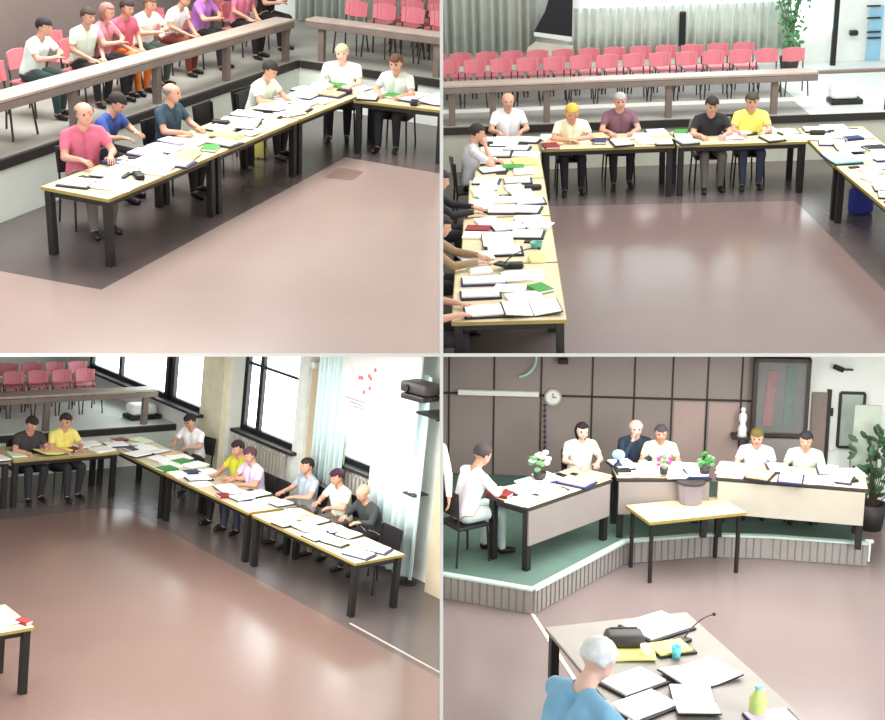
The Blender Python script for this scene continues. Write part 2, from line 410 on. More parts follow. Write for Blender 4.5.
    if hair != 'bald':
        b = MB().m(mat('hair_%d_%d_%d' % hairc, srgb(*hairc), .8, noise=.15, scale=30))
        r = bmesh.ops.create_icosphere(b.bm, subdivisions=4, radius=1)
        rnd = random.Random(hx*7+int(hy))
        for v in r['verts']:
            x, y, z = v.co; R_ = 1+.03*math.sin(x*17+y*13)*math.cos(z*15)
            q = Vector((x*.1*R_, y*.116*R_-.006, z*.105*R_+.028))
            cut = (y > .35 and z < .42-.25*(y-.35)) or z < (-.55 if y < .2 else -.1)
            if hair == 'short': cut = cut or (y > -.05 and z < -.02 and abs(x) > .5)
            if hair == 'receding': cut = cut or z > .3 or z < -.45
            if hair == 'long':
                cut = (y > .3 and z < .42)
                if z < 0 and not cut: q = Vector((x*.108, y*.1-.015, z*.19+.02))
            if cut: q = Vector((q.x*.72, q.y*.72-.005, q.z*.72 if hair != 'long' else q.z*.6))
            v.co = hd+HR @ q
        b.obj('hair', k, body, True)
    zs = zseat
    if headz is None: headz = hd.z
    P = fl(k, hx, hy, zs+headz*scale) if hpos is None else Vector((*hpos(zs+headz*scale), 0))
    off = Matrix.Rotation(face, 3, 'Z') @ Vector((hd.x*scale, hd.y*scale, 0))
    px, py = P.x-off.x, P.y-off.y
    m = Matrix.Translation((px, py, zs)) @ Matrix.Rotation(face, 4, 'Z') @ Matrix.Scale(scale, 4)
    body.matrix_world = RW[k] @ m
    tag(body, label, 'person', group)
    PLACED.append((k, Vector((px, py)), .05))
    fr = Matrix.Rotation(face, 3, 'Z') @ Vector((0, .45, 0)); PLACED.append((k, Vector((px+fr.x, py+fr.y)), .13))
    return px, py
def seated(k, hx, hy, face, label, shirt, trousers, chairlabel=None, style='black', **kw):
    x, y = person(k, hx, hy, face, label, shirt, trousers, **kw)
    if chairlabel:
        f = Matrix.Rotation(face, 3, 'Z') @ Vector((0, -.0, 0))
        chair(k, x+f.x, y+f.y, face, chairlabel, kw.get('zseat', 0.), style, sc=min(1., kw.get('scale', 1.)))
    return x, y
def curtain(k, A, B, z0, z1, ma, name, label=None, cat='curtain', folds=None, amp=.05):
    A = Vector((A[0], A[1], 0)); B = Vector((B[0], B[1], 0)); L = (B-A).length; d = (B-A)/L; n = Vector((-d.y, d.x, 0))
    folds = folds or int(L/.16); N = folds*8; b = MB().m(ma); bm = b.bm; cols = []
    for i in range(N+1):
        t = i/N; w = amp*math.sin(t*folds*2*PI)+.015*math.sin(t*folds*1.37*2*PI+1); p = A+d*L*t+n*w
        cols.append([bm.verts.new((p.x+n.x*e, p.y+n.y*e, z)) for e in (-.006, .006) for z in (z0, z1)])
    for a, c in zip(cols, cols[1:]):
        bm.faces.new((a[0], c[0], c[1], a[1])); bm.faces.new((a[3], c[3], c[2], a[2])); bm.faces.new((a[1], c[1], c[3], a[3])); bm.faces.new((a[2], c[2], c[0], a[0]))
    o = b.obj(name, k, None, True)
    if label: tag(o, label, cat)
    return o
# ------------------------------------------------------------------ shell shared by the rooms
EPS = .0115
NEAR = 8.0
def viewbox(name, c, d, ma, kind='structure'):
    b = MB().m(ma).box(c, d); me = b.mesh(name); o = bpy.data.objects.new(name, me); C.objects.link(o); o.matrix_world = CAMM; o['kind'] = kind; return o
divm = mat('divider_paint', srgb(215, 212, 205), .8, noise=.02)
viewbox('view_divider_upright', (0, NEAR+14, 0), (2*EPS-.002, 28, 16), divm)  # slabs added between the four views, keeping their light apart
viewbox('view_divider_level', (-5.5-EPS, NEAR+14, 0), (11, 28, 2*EPS-.002), divm)
viewbox('view_divider_level.001', (5.5+EPS, NEAR+14, 0), (11, 28, 2*EPS-.002), divm)
# ------------------------------------------------------------------ parts of the council chamber that several views share
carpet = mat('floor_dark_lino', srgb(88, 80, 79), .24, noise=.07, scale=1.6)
pinkfl1 = mat('floor_rose_lino_bright_view', srgb(156, 138, 131), .22, noise=.06, scale=.7, spec=.7); pinkfl = mat('floor_rose_lino', srgb(118, 101, 98), .2, noise=.06, scale=.7, spec=.7)  # same lino twice; the first view's brighter light is put into its colour
curtm = mat('curtain_grey_green', srgb(216, 224, 214), .85, noise=.06)
curtb = mat('curtain_ice_blue', srgb(222, 244, 246), .8, noise=.05)
daym = mat('window_daylight', (.86, .97, 1.0), .4, noise=.02, emit=5.)
wallbr = mat('wall_brown_grey', srgb(118, 108, 104), .7, noise=.06, scale=1.2)
wallw = mat('wall_white', srgb(245, 248, 242), .75, noise=.03)
beige = mat('wall_beige', srgb(205, 192, 165), .75, noise=.04)
def rail(k, A, B, label, posts, zb=.72, zt=1.36, off=.1, w=.34):
    A = Vector((A[0], A[1], 0)); B = Vector((B[0], B[1], 0)); d = (B-A).normalized(); n = Vector((-d.y, d.x, 0)); L = (B-A).length
    ang = math.atan2(d.y, d.x); c = (A+B)/2+n*off
    r = root('platform_railing', k, (c.x, c.y, zb), ang, label, 'railing')
    MB().m(railtop).box((0, .08, zt-zb-.02), (L, w, .04), bev=.008).obj('top_board', k, r)
    MB().m(railm).box((0, -.07, zt-zb-.09), (L, .035, .09), bev=.006).obj('front_board', k, r)
    for s in posts: MB().m(railm).box((-L/2+s, 0, (zt-zb-.04)/2), (.1, .09, zt-zb-.04), bev=.006).obj('post', k, r)
# ================================================================== upper left view (room 1)
k = 1; V1 = 'upper left view'
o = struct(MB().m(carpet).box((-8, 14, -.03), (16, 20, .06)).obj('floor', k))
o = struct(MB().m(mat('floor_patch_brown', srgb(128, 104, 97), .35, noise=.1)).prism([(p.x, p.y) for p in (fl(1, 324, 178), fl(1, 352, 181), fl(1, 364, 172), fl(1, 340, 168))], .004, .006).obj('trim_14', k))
struct(MB().m(pinkfl1).prism([(-9.7, 4), (0, 4), (0, 15.6), (-7.72, 15.8), (-7.55, 9.99), (-9.7, 9.85)], .0005, .004).obj('floor_inlay', k))  # near edge drawn where the tables' shade ends; dark floor beyond carries it
XL, YF = -9.75, 18.2
wall('wall_left', k, (XL, 4), (XL, YF), 0, .6, lowall, back=True)
wall('wall_back', k, (XL, YF), (0, YF), 0, .6, lowall)
struct(MB().m(fasc).box((XL-.03, 11.1+.5, .655), (.12, 13.2, .11)).obj('trim_1', k))
struct(MB().m(fasc).box((-5, YF+.03, .655), (9.4, .12, .11)).obj('trim_2', k))
struct(MB().m(stagem).prism([(XL-.01, 4), (XL-.01, YF+.01), (0, YF+.01), (0, YF+4), (XL-3, YF+4), (XL-3, 4)], .712, .722).obj('floor_platform', k))
wall('wall_side', k, (-11.9, 4), (-11.9, 19.8), .6, 6, wallbr)
wall('wall_rear', k, (-14, 21.5), (0, 21.5), .6, 6, wallw)
curtain(k, (-11.5, 21.3), (0, 21.3), .75, 5, curtm, 'curtain', 'pale grey pleated curtain hanging behind the pink seats, upper left view')
rail(k, (XL, 8), (XL, YF-.12), 'wooden railing with wide top above the low wall behind the seated men, upper left view', [1.2+i*1.75 for i in range(5)]+[9.95])
rail(k, (XL+.1, YF), (-2, YF), 'wooden railing crossing in front of empty pink seats, upper left view', [.25, 2.2, 4.1, 6])
T1 = table(k, (-7.82, 10.55), (-7.82, 12.64), .84, 'cluttered table at the near end of the left row, upper left view')
T2 = table(k, (-7.82, 12.66), (-7.83, 14.64), .84, 'cluttered middle table of the left row, upper left view')
T3 = table(k, (-7.83, 14.67), (-7.8, 16.95), .84, 'corner table at the far end of the left row, upper left view')
T4 = table(k, (-7.74, 16.05), (-6.45, 16.2), .85, 'short table of the far row next to the corner, upper left view')
T5 = table(k, (-6.4, 16.2), (-4.7, 16.36), .85, 'table of the far row cut by the right edge, upper left view')
jeans = fab(60, 66, 88); greyt = fab(112, 104, 100); darkt = fab(38, 36, 42)
R90 = -PI/2
seated(1, 84, 114, R90-.5, 'balding man in pink polo shirt at the near end of the table, upper left view', fab(205, 104, 130), greyt, 'black chair under the man in the pink shirt, upper left view', hair='receding', hairc=(110, 100, 95), look=(-5, -8), lean=6, scale=1.06)
seated(1, 117, 103, R90+.1, 'person in blue top with dark hair leaning over white papers, upper left view', fab(58, 84, 158), darkt, 'black chair under the person in blue top, upper left view', hair='short', look=(0, -35), lean=24)
seated(1, 172, 93, R90-.05, 'grey-haired man in dark teal shirt sitting upright, upper left view', fab(48, 72, 88), darkt, 'black chair under the man in dark teal, upper left view', hair='receding', hairc=(130, 120, 120), look=(10, -8), lean=4)
seated(1, 270, 70, R90-.1, 'dark-haired person in pale green-white shirt bent over the table, upper left view', fab(222, 235, 222), darkt, 'black chair under the person in pale shirt, upper left view', look=(0, -30), lean=20)
seated(1, 342, 53, PI+.35, 'broad person in white shirt with pale hair at the table corner, upper left view', fab(250, 250, 246), darkt, 'black chair under the broad person in white, upper left view', hair='short', hairc=(200, 190, 150), skin=skin2, look=(0, -12), shoulder=1.18, lean=8, sleeves='short')
seated(1, 396, 63, PI+.1, 'person in greyish white shirt with brown hair at the far row, upper left view', fab(205, 215, 205), darkt, 'black chair under the person in greyish white, upper left view', hairc=(90, 60, 45), look=(0, -20), lean=10)
for (px, py, lab) in ((205, 110, 'empty black chair beside the man in dark teal, upper left view'), (247, 97, 'empty black chair beside the person in pale shirt, upper left view')):
    P = fl(1, px, py, .78); chair(1, P.x+.2, P.y, R90, lab)
P = fl(1, 45, 190, .7); 
# audience behind the left railing
AUD = [(44, 38, 'white top, dark green trousers, leftmost person of the audience, upper left view', fab(235, 248, 245), fab(52, 76, 76), 'short', (30, 28, 30), 14),
       (88, 30, 'person in pale green-white shirt, second from left in audience, upper left view', fab(215, 230, 215), darkt, 'short', (60, 50, 40), 8),
       (107, 26, 'person in dusty pink top beside pale green shirt in audience, upper left view', fab(205, 130, 145), darkt, 'long', (150, 110, 100), 5),
       (127, 24, 'person in rose shirt with orange bag on lap, audience, upper left view', fab(200, 96, 120), fab(225, 120, 50), 'short', (50, 36, 40), 6),
       (150, 16, 'person in white shirt with yellow sleeves, middle of the audience, upper left view', fab(248, 250, 240), fab(60, 80, 70), 'short', (110, 80, 60), 10),
       (184, 13, 'dark-haired person in bright white shirt leaning forward, audience, upper left view', fab(252, 250, 252), fab(110, 50, 40), 'short', (36, 28, 28), 20),
       (207, 13, 'person in violet shirt near the right end of the audience, upper left view', fab(170, 110, 190), darkt, 'short', (190, 120, 110), 5),
       (246, 1, 'person in pink shirt near the railing corner, audience, upper left view', fab(215, 120, 150), fab(30, 24, 28), 'short', (40, 30, 30), 6),
       (272, -4, 'person in black clothes nearest the railing corner, audience, upper left view', fab(26, 22, 24), fab(30, 24, 28), 'short', (40, 30, 30), 6)]
def on_x(k, px, X, z):
    """the point of the vertical plane x = X, at height z, that shows at column px"""
    lo, hi = 8., 22.
    for _ in range(40):
        m = (lo+hi)/2; v = RM[k] @ Vector((X, m, z))
        if CX+F*v.x/v.y < px: lo = m
        else: hi = m
    return m
SEATN = ['the lounging person in white', 'the pale green shirt', 'the dusty pink top', 'the rose shirt', 'the white shirt with yellow sleeves', 'the dark-haired bright white shirt', 'the violet shirt', 'the pink shirt near the corner', 'the black clothes']
for i, (px, py, lab, sh, tr, hr, hc, ln) in enumerate(AUD):
    X = -10.55
    x, y = person(1, px, py, R90+random.Random(i).uniform(-.3, .15), lab, sh, tr, hair=hr, hairc=hc, lean=ln+6, arms='lap' if i % 2 else 'fold', zseat=.722, look=(0, -15), voxel=.016, scale=.93, hpos=lambda z, px=px: (X, on_x(1, px, X, z)))
    chair(1, x, y, R90, 'pink seat under '+SEATN[i]+', audience, upper left view', .722, 'pink', sc=.93)
for i, px in enumerate((66, 168, 228)):
    chair(1, -11.3, on_x(1, px, -11.3, 1.2), R90, 'empty pink seat by the brown wall %s, upper left view' % ('behind the white top', 'behind the white shirts', 'behind the violet shirt')[i], .722, 'pink', sc=.9)
chair(1, -10.3, on_x(1, 8, -10.3, 1.3), R90, 'empty pink seat at the left edge behind the railing, upper left view', .722, 'pink')
for row, yy in ((0, 19.2), (1, 19.85), (2, 20.5)):
    for j in range(9):
        x = -9.35+j*.5+row*.2
        chair(1, x, yy, PI, 'pink seat, %s row behind the far railing, upper left view' % ('front', 'middle', 'rear')[row], .722, 'pink', 'pink seats of the %s row, upper left view' % ('front', 'middle', 'rear')[row], .95)
t1 = 'near table, upper left view'
def it(T, u, v, kind, ma, rz, label, cat, sz=(.21, .297)):
    p = tp(T, u, v); PLACED.append((T['k'], p, max(sz)*.55)); paperobj(T['k'], p.x, p.y, T['z']+.001, rz, kind, ma, label, cat, None, sz)
it(T1, .12, .68, 'document_folder', paperw, .2, 'white pages on a black folder in front of the pink shirt, upper left view', 'folder', (.3, .25))
it(T1, .2, .25, 'paper_stack', paperw, .15, 'large white sheets on the near corner of the table, upper left view', 'paper', (.42, .36))
it(T1, .38, .22, 'pencil_case', cover, .8, 'black case with green top near the front edge, upper left view', 'pencil case')
it(T1, .62, .5, 'open_binder', paperw, 1.4, 'wide open binder on the near table, upper left view', 'binder', (.28, .36))
it(T1, .86, .25, 'paper_stack', papery, .3, 'yellowish sheets at the far front edge of the near table, upper left view', 'paper')
it(T2, .05, .2, 'book', papergr, .3, 'green book on the front edge above the table joint, upper left view', 'book')
scatter(T1, t1, 9, 11, sides=('inner', 'outer')); scatter(T2, 'middle table, upper left view', 26, 12); scatter(T3, 'corner table, upper left view', 24, 13)
scatter(T4, 'short far table, upper left view', 10, 14, ends=('left', 'right')); scatter(T5, 'rightmost far table, upper left view', 10, 15, ends=('left', 'right'))
def bag(k, x, y, z, sz, ma, label, strap=True):
    r = root('bag', k, (x, y, z), .3, label, 'bag'); w, d, h = sz
    MB().m(ma).box((0, 0, h/2), (w, d, h), bev=.04).obj('body', k, r, True)
    b = MB().m(cover); pts = [Vector((-w*.25, 0, h-.01)), Vector((-w*.2, 0, h+.08)), Vector((w*.2, 0, h+.08)), Vector((w*.25, 0, h-.01))]
    for p, q in zip(pts, pts[1:]): b.tube(p, q, .01, n=6)
    b.obj('handle', k, r)
P = fl(1, 258, 158); bag(1, P.x, P.y, 0, (.25, .14, .3), papery, 'yellow bag under the middle table, upper left view')
# ================================================================== upper right view (room 2)
k = 2; V2 = 'upper right view'
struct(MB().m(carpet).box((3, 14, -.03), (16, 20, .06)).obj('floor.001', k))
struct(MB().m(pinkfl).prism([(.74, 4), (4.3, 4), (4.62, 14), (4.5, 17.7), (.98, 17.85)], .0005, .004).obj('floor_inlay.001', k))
YB = 19.95
wall('wall_back.001', k, (-4, YB), (9, YB), 0, .6, mat('low_wall_grey', srgb(205, 208, 190), .7, noise=.08, scale=2))
struct(MB().m(fasc).box((2, YB+.03, .655), (13, .12, .11)).obj('trim_3', k))
struct(MB().m(stagem).box((.6, YB+.5, .717), (9.2, 1.02, .01)).obj('floor_platform.001', k))
struct(MB().m(white).box((.6, YB+1.015, .75), (9.2, .03, .06)).obj('trim_13', k)); struct(MB().m(stagem).box((.6, YB+2.7, .745), (9.2, 3.38, .07)).obj('floor_upper_step.001', k))
struct(MB().m(stageb).box((7.2, YB+2.2, .717), (4.0, 4.42, .01)).obj('floor_side_platform', k))
WB2 = ((-5, 24.3), (9, 24.3))
wall('wall_rear.001', k, WB2[0], WB2[1], .5, 6, wallw)
def onb(px, py): return wp(2, px, py, (WB2[0][0], WB2[0][1]), (WB2[1][0], WB2[1][1]))
rail(k, (-4, YB), (5.3, YB), 'long wooden railing in front of the pink seats, upper right view', [fl(2, px, 112, .72).x+4 for px in (453, 492, 544, 664, 771)])
r = root('platform_railing', k, (6.6, YB+.1, .72), 0, 'thin dark railing right of the pink seats, upper right view', 'railing')
MB().m(railm).box((0, 0, .62), (2.6, .1, .05), bev=.006).obj('top_board', k, r)
for x in (-.2, 1.15): MB().m(black).box((x, 0, .3), (.06, .06, .6)).obj('post', k, r)
for row, yy in ((0, 21.2), (1, 21.9)):
    n = 16 if row == 0 else 14
    for j in range(n):
        x = -1.2+j*.43+row*.2
        chair(2, x, yy, PI, 'pink seat, %s row behind the long railing, upper right view' % ('front', 'rear')[row], .78, 'pink', 'pink seats of the %s row, upper right view' % ('front', 'rear')[row], .85)
# rear wall of the upper right view
a = onb(442, 52); b = onb(534, 52); YC = 24.15
def xat(px, py=50): return wp(2, px, py, (0, YC), (1, YC)).x
def zat(py, px=640): return wp(2, px, py, (0, YC), (1, YC)).z
curtain(2, (xat(430), YC), (xat(540), YC), zat(54, 490), 5, curtm, 'curtain', 'grey-green curtain left of the dark hanging screen, upper right view')
curtain(2, (xat(572), YC), (xat(786), YC), zat(54), zat(6), curtm, 'curtain', 'long grey-green pleated curtain behind the pink seats, upper right view')
o = struct(MB().m(daym).box(((xat(590)+xat(785))/2, YC+.1, zat(-20)), (xat(785)-xat(590), .05, 1.05)).obj('window_1', k))
o = struct(MB().m(daym).box(((xat(796)+xat(828))/2, YC+.1, (zat(38)+zat(-25))/2), (xat(828)-xat(796), .05, zat(-25)-zat(38))).obj('window_6', k))
pts = [wp(2, *p, (0, YC-.25), (1, YC-.25)) for p in ((552, -12), (573, -12), (572, 37), (534, 32), (545, 12))]
r = root('hanging_screen', k, (0, 0, 0), 0, 'black hanging screen with slanted white lower edge, upper right view', 'screen')
MB().m(cover).slab(pts, (0, .05, 0)).obj('panel', k, r)
pts = [wp(2, *p, (0, YC-.27), (1, YC-.27)) for p in ((572, 37), (572, 42), (534, 36), (534, 32))]
MB().m(white).slab(pts, (0, .06, 0)).obj('lower_bar', k, r)
pts = [wp(2, *p, (0, YC-.2), (1, YC-.2)) for p in ((536, 42), (573, 46), (573, 56), (526, 56), (528, 48))]
tag(MB().m(mat('cloth_cream', srgb(225, 222, 205), .8)).slab(pts, (0, .1, 0)).obj('wall_shelf', k), 'cream shelf under the black hanging screen, upper right view', 'shelf')
p = wp(2, 682, 46, (0, YC-.12), (1, YC-.12)); p2 = wp(2, 682, 11, (0, YC-.12), (1, YC-.12))
tag(MB().m(black).box(((p.x+p2.x)/2, YC-.16, (p.z+p2.z)/2), (.11, .1, p2.z-p.z), bev=.02).obj('column_speaker', k), 'narrow black column loudspeaker hanging on the curtain, upper right view', 'speaker')
p = wp(2, 789, 66, (0, 23.4), (1, 23.4)); r = root('floor_plant', k, (p.x, 23.4, .722), 0, 'tall leafy plant with violet flowers by the curtain, upper right view', 'plant')
MB().m(dgrey).lathe([(.14, 0), (.18, .28), (.16, .28), (.13, .05)]).obj('pot', k, r, True)
b = MB().m(mat('stem_green', srgb(110, 140, 110), .7)); rnd = random.Random(5); lv = MB().m(mat('leaf_green', srgb(96, 150, 100), .6)); fw = MB().m(mat('flower_violet', srgb(170, 70, 215), .6))
for i in range(9):
    q0 = Vector((0, 0, .2)); a = rnd.uniform(-.5, .5)
    for s in range(5):
        q1 = q0+Vector((a*.11*(s+.3)+rnd.uniform(-.03, .03), rnd.uniform(-.05, .05), .36)); b.tube(q0, q1, .014, .012, n=6)
        for _ in range(5):
            c = q1+Vector((rnd.uniform(-.16, .16), rnd.uniform(-.16, .16), rnd.uniform(-.16, .16))); lv.ball(c, .07, (1, .25, .5), 1, Euler((rnd.uniform(-1, 1), rnd.uniform(-1, 1), rnd.uniform(-2, 2))).to_matrix().to_4x4())
            if s > 2 and rnd.random() < .25: fw.ball(c+Vector((-.12, -.1, 0)), .05, sub=1)
        q0 = q1
b.obj('stem', k, r); tag(lv.obj('foliage', k, r)); fw.obj('flowers', k, r)
def post(px, py0, py1, Y, w, ma, name, label, cat):
    p = wp(2, px, py0, (0, Y), (1, Y)); p2 = wp(2, px, py1, (0, Y), (1, Y))
    return tag(MB().m(ma).box(((p.x+p2.x)/2, Y, (p.z+p2.z)/2), (w, .06, p2.z-p.z)).obj(name, k), label, cat)
post(790, 66, 22, 24.0, .07, black, 'metal_pole', 'dark thin pole beside the leafy plant, upper right view', 'pole')
post(835, 72, -10, 23.9, .09, black, 'metal_pole', 'tall black upright post on the white wall, upper right view', 'pole')
p = wp(2, 854, 33, (0, 24.2), (1, 24.2)); tag(MB().m(black).box((p.x, 24.22, p.z), (.14, .14, .09), bev=.02).obj('wall_camera', k), 'small black camera on the white wall, upper right view', 'camera')
p = wp(2, 865, 72, (0, 24.2), (1, 24.2)); p2 = wp(2, 884, 5, (0, 24.2), (1, 24.2))
r = root('glass_door', k, (0, 0, 0), 0, 'pale blue glazed door at the right edge, upper right view', 'door')
MB().m(mat('glass_blue', srgb(150, 200, 225), .2)).box(((p.x+p2.x)/2, 24.2, (p.z+p2.z)/2), (p2.x-p.x, .04, p2.z-p.z)).obj('pane', k, r)
b = MB().m(dgrey)
for py in (70, 38, 32, 18, 6): q = wp(2, 874, py, (0, 24.15), (1, 24.15)); b.box((q.x, 24.16, q.z), (p2.x-p.x, .04, .03))
b.obj('rails', k, r)
p = fl(2, 846, 104, .722); r = root('equipment_case', k, (p.x, p.y+.1, .722), .0, 'white rounded case with black base on the side platform, upper right view', 'case')
MB().m(black).box((0, 0, .04), (.5, .35, .08), bev=.02).obj('base', k, r); MB().m(white).box((-.03, 0, .2), (.42, .32, .24), bev=.06).obj('lid', k, r, True)
p = fl(2, 800, 67, .9)
# tables
U1 = table(k, (.84, 11.42), (.87, 13.1), 1.08, 'nearest table of the left column with pale wood edge, upper right view')
U2 = table(k, (.87, 13.14), (.9, 14.84), 1.02, 'second table from the near end, left column, upper right view')
U3 = table(k, (.9, 14.88), (.93, 16.58), .97, 'third table from the near end, left column, upper right view')
U4 = table(k, (.93, 16.62), (.96, 18.95), .9, 'corner table where left column meets back row, upper right view')
B1 = table(k, (1.0, 18.14), (2.86, 18.12), .85, 'left table of the back row, upper right view')
B2 = table(k, (2.9, 18.12), (4.72, 18.08), .85, 'right table of the back row, upper right view')
R1 = table(k, (4.72, 16.72), (4.76, 18.9), .95, 'corner table of the right column, upper right view', side=-1)
R2 = table(k, (4.8, 14.5), (4.74, 16.68), .95, 'table of the right column cut by the frame edge, upper right view', side=-1)
seated(2, 508, 101, PI+.05, 'bald man in white shirt at the left end of the back row, upper right view', fab(252, 252, 252), darkt, 'black chair under the bald man in white, upper right view', hair='bald', look=(0, -10), lean=4)
seated(2, 572, 112, PI, 'blonde person in cream top bent over the back table, upper right view', fab(240, 236, 205), darkt, 'black chair under the blonde person, upper right view', hair='long', hairc=(205, 170, 70), look=(0, -38), lean=22, arms='fold')
seated(2, 620, 101, PI, 'grey-haired person in dark mauve top at the back table, upper right view', fab(120, 84, 98), darkt, 'black chair under the person in mauve, upper right view', hairc=(165, 160, 155), look=(0, -14), lean=6)
x, y = seated(2, 712, 105, PI, 'dark-haired man in black shirt reading at the back table, upper right view', fab(34, 32, 36), greyt, 'black chair under the man in black shirt, upper right view', look=(0, -25), lean=12)
seated(2, 752, 101, PI-.1, 'person in bright yellow shirt at the back table, upper right view', fab(236, 232, 110), jeans, 'black chair under the yellow shirt, upper right view', hairc=(60, 60, 40), look=(0, -15), lean=6)
seated(2, 477, 133, R90+.1, 'dark-haired man in pale grey shirt seated sideways at the left column, upper right view', fab(196, 196, 205), darkt, 'black chair under the man in pale grey, upper right view', look=(-5, -14), lean=8, arms='chin')
person(2, 440, 180, R90, 'person in black long sleeves reaching over the left column, upper right view', fab(30, 30, 34), darkt, lean=16, sleeves='long', reach=.55)
person(2, 441, 226, R90-.05, 'person with tan sleeves and folded hands on the left column, upper right view', fab(150, 125, 95), darkt, lean=18, sleeves='long', reach=.62)
person(2, 432, 270, R90, 'person in red top at the near end of the left column, upper right view', fab(190, 30, 50), darkt, lean=12, reach=.5)
p = tp(B2, .34, .78); r = root('newspaper', 2, (x, p.y-.02, .76), 0, 'grey newspaper held up by the man in black shirt, upper right view', 'newspaper')
b = MB().m(mat('newsprint', srgb(150, 146, 148), .85, noise=.3, scale=40)); b.box((-.15, 0, .13), (.3, .012, .27), rx=.5, rz=.15).box((.15, 0, .13), (.3, .012, .27), rx=.5, rz=-.15); b.obj('pages', 2, r)
PLACED.append((2, Vector((x, p.y-.02)), .3))
it(U1, .13, .68, 'document_folder', paperw, .05, 'white pages on black folder at the near left corner, upper right view', 'folder', (.42, .26))
it(U1, .16, .3, 'open_binder', paperw, .1, 'large open binder at the near right corner of the left column, upper right view', 'binder', (.26, .36))
it(U1, .42, .75, 'document_folder', paperw, .05, 'white pages on pink mat, second from the near edge, upper right view', 'folder', (.36, .2))
it(U1, .66, .72, 'document_folder', paperw, .0, 'long white pages before the folded hands, upper right view', 'folder', (.42, .2))
it(U1, .5, .2, 'book', papergr, .5, 'green notebook beside the near binder, upper right view', 'book')
it(U1, .75, .35, 'paper_stack', paperw, .1, 'white sheets under the slanted microphone, upper right view', 'paper', (.4, .3))
it(U2, .05, .2, 'book', papery, 0, 'yellow-edged notebook by the inner edge, upper right view', 'book')
it(U4, .35, .25, 'paper_stack', papery, .1, 'yellow-green sheets at the inner corner of the tables, upper right view', 'paper', (.3, .34))
p = tp(U1, .86, .45); microphone(2, p.x-.1, p.y+.05, .80, -2.2, 'black gooseneck microphone lying across papers, left column, upper right view', .5, 1.4)
p = tp(U2, .3, .2); cup(2, p.x, p.y, .751, 'teal round cup by the inner edge, left column, upper right view', mat('teal', srgb(90, 170, 150), .4), .06, .07); PLACED.append((2, p, .1))
wcol = ['paperw']*12+['paperg', 'paperl']
scatter(U1, 'nearest left table, upper right view', 8, 21, cols=wcol); scatter(U2, 'second left table, upper right view', 22, 22, cols=wcol); scatter(U3, 'third left table, upper right view', 22, 23, cols=wcol+['papery'])
scatter(U4, 'left corner table, upper right view', 22, 24, cols=wcol+['papery']); scatter(B1, 'left back table, upper right view', 19, 25, ends=('left', 'right')); scatter(B2, 'right back table, upper right view', 15, 26, ends=('left', 'right'))
scatter(R1, 'right corner table, upper right view', 22, 27, cols=wcol+['paperc']); scatter(R2, 'right column table, upper right view', 22, 28, cols=wcol+['paperc', 'cover'])
chair(2, 3.95, 19.25, PI, 'empty black chair right of the yellow shirt, upper right view')
chair(2, 6.0, 17.2, PI/2, 'black chair at the right edge behind the right column, upper right view')
P = fl(2, 860, 213); bag(2, P.x, P.y, 0, (.3, .2, .34), fab(50, 60, 150), 'blue bag under the right column, upper right view')
# ================================================================== lower left view (room 3)
k = 3
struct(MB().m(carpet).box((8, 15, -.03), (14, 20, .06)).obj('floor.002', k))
struct(MB().m(mat('floor_rose_lino_warm_view', srgb(112, 92, 86), .2, noise=.06, scale=.7, spec=.7)).prism([(2, 5), (10.15, 5), (10.0, 17.6), (9.6, 17.85), (2, 17.75)], .0005, .004).obj('floor_inlay.002', k))  # same rose lino, this view's white balance put into the colour
struct(MB().m(mat('seam_pale', srgb(170, 155, 145), .6)).box((10.2, 8.4, .004), (.03, 7.6, .006)).obj('trim_4', k))
YB3 = 19.95; XW = 12.15
wall('wall_back.002', k, (4, YB3), (XW, YB3), 0, .6, lowall)
struct(MB().m(fasc).box((8, YB3+.03, .655), (XW*2-16-.02, .12, .11)).obj('trim_5', k))
struct(MB().m(stageb).box((8, YB3+2.2, .717), (XW*2-16-.02, 4.35, .01)).obj('floor_platform.002', k))
wall('wall_rear.002', k, (2, 24.3), (XW, 24.3), .5, 6, wallw)
wall('wall_right', k, (XW, 26), (XW, 6), 0, 6, wallw)
rail(k, (5, YB3), (11.75, YB3), 'wooden railing in front of the platform, lower left view', [1.1, 2.9, 4.7, 6.55], w=.3)
for row, yy in ((0, 21.2), (1, 21.9)):
    for j in range(12): chair(3, 6.1+j*.45+row*.2, yy, PI, 'pink seat, %s row behind the railing, lower left view' % ('front', 'rear')[row], .722, 'pink', 'pink seats of the %s row, lower left view' % ('front', 'rear')[row], .9)
p = fl(3, 142, 418, .722); r = root('equipment_case', k, (p.x, p.y, .722), 0, 'white rounded case with black base on the platform, lower left view', 'case')
MB().m(black).box((0, 0, .04), (.62, .35, .08), bev=.02).obj('base', k, r); MB().m(white).box((-.03, 0, .18), (.5, .32, .2), bev=.06).obj('lid', k, r, True)
def yw(px, z, lo=11, hi=25):
    """where along the right wall a height z shows at column px"""
    for _ in range(40):
        m = (lo+hi)/2; v = RM[3] @ Vector((XW, m, z))
        if CX+F*v.x/v.y > px: lo = m
        else: hi = m
    return m
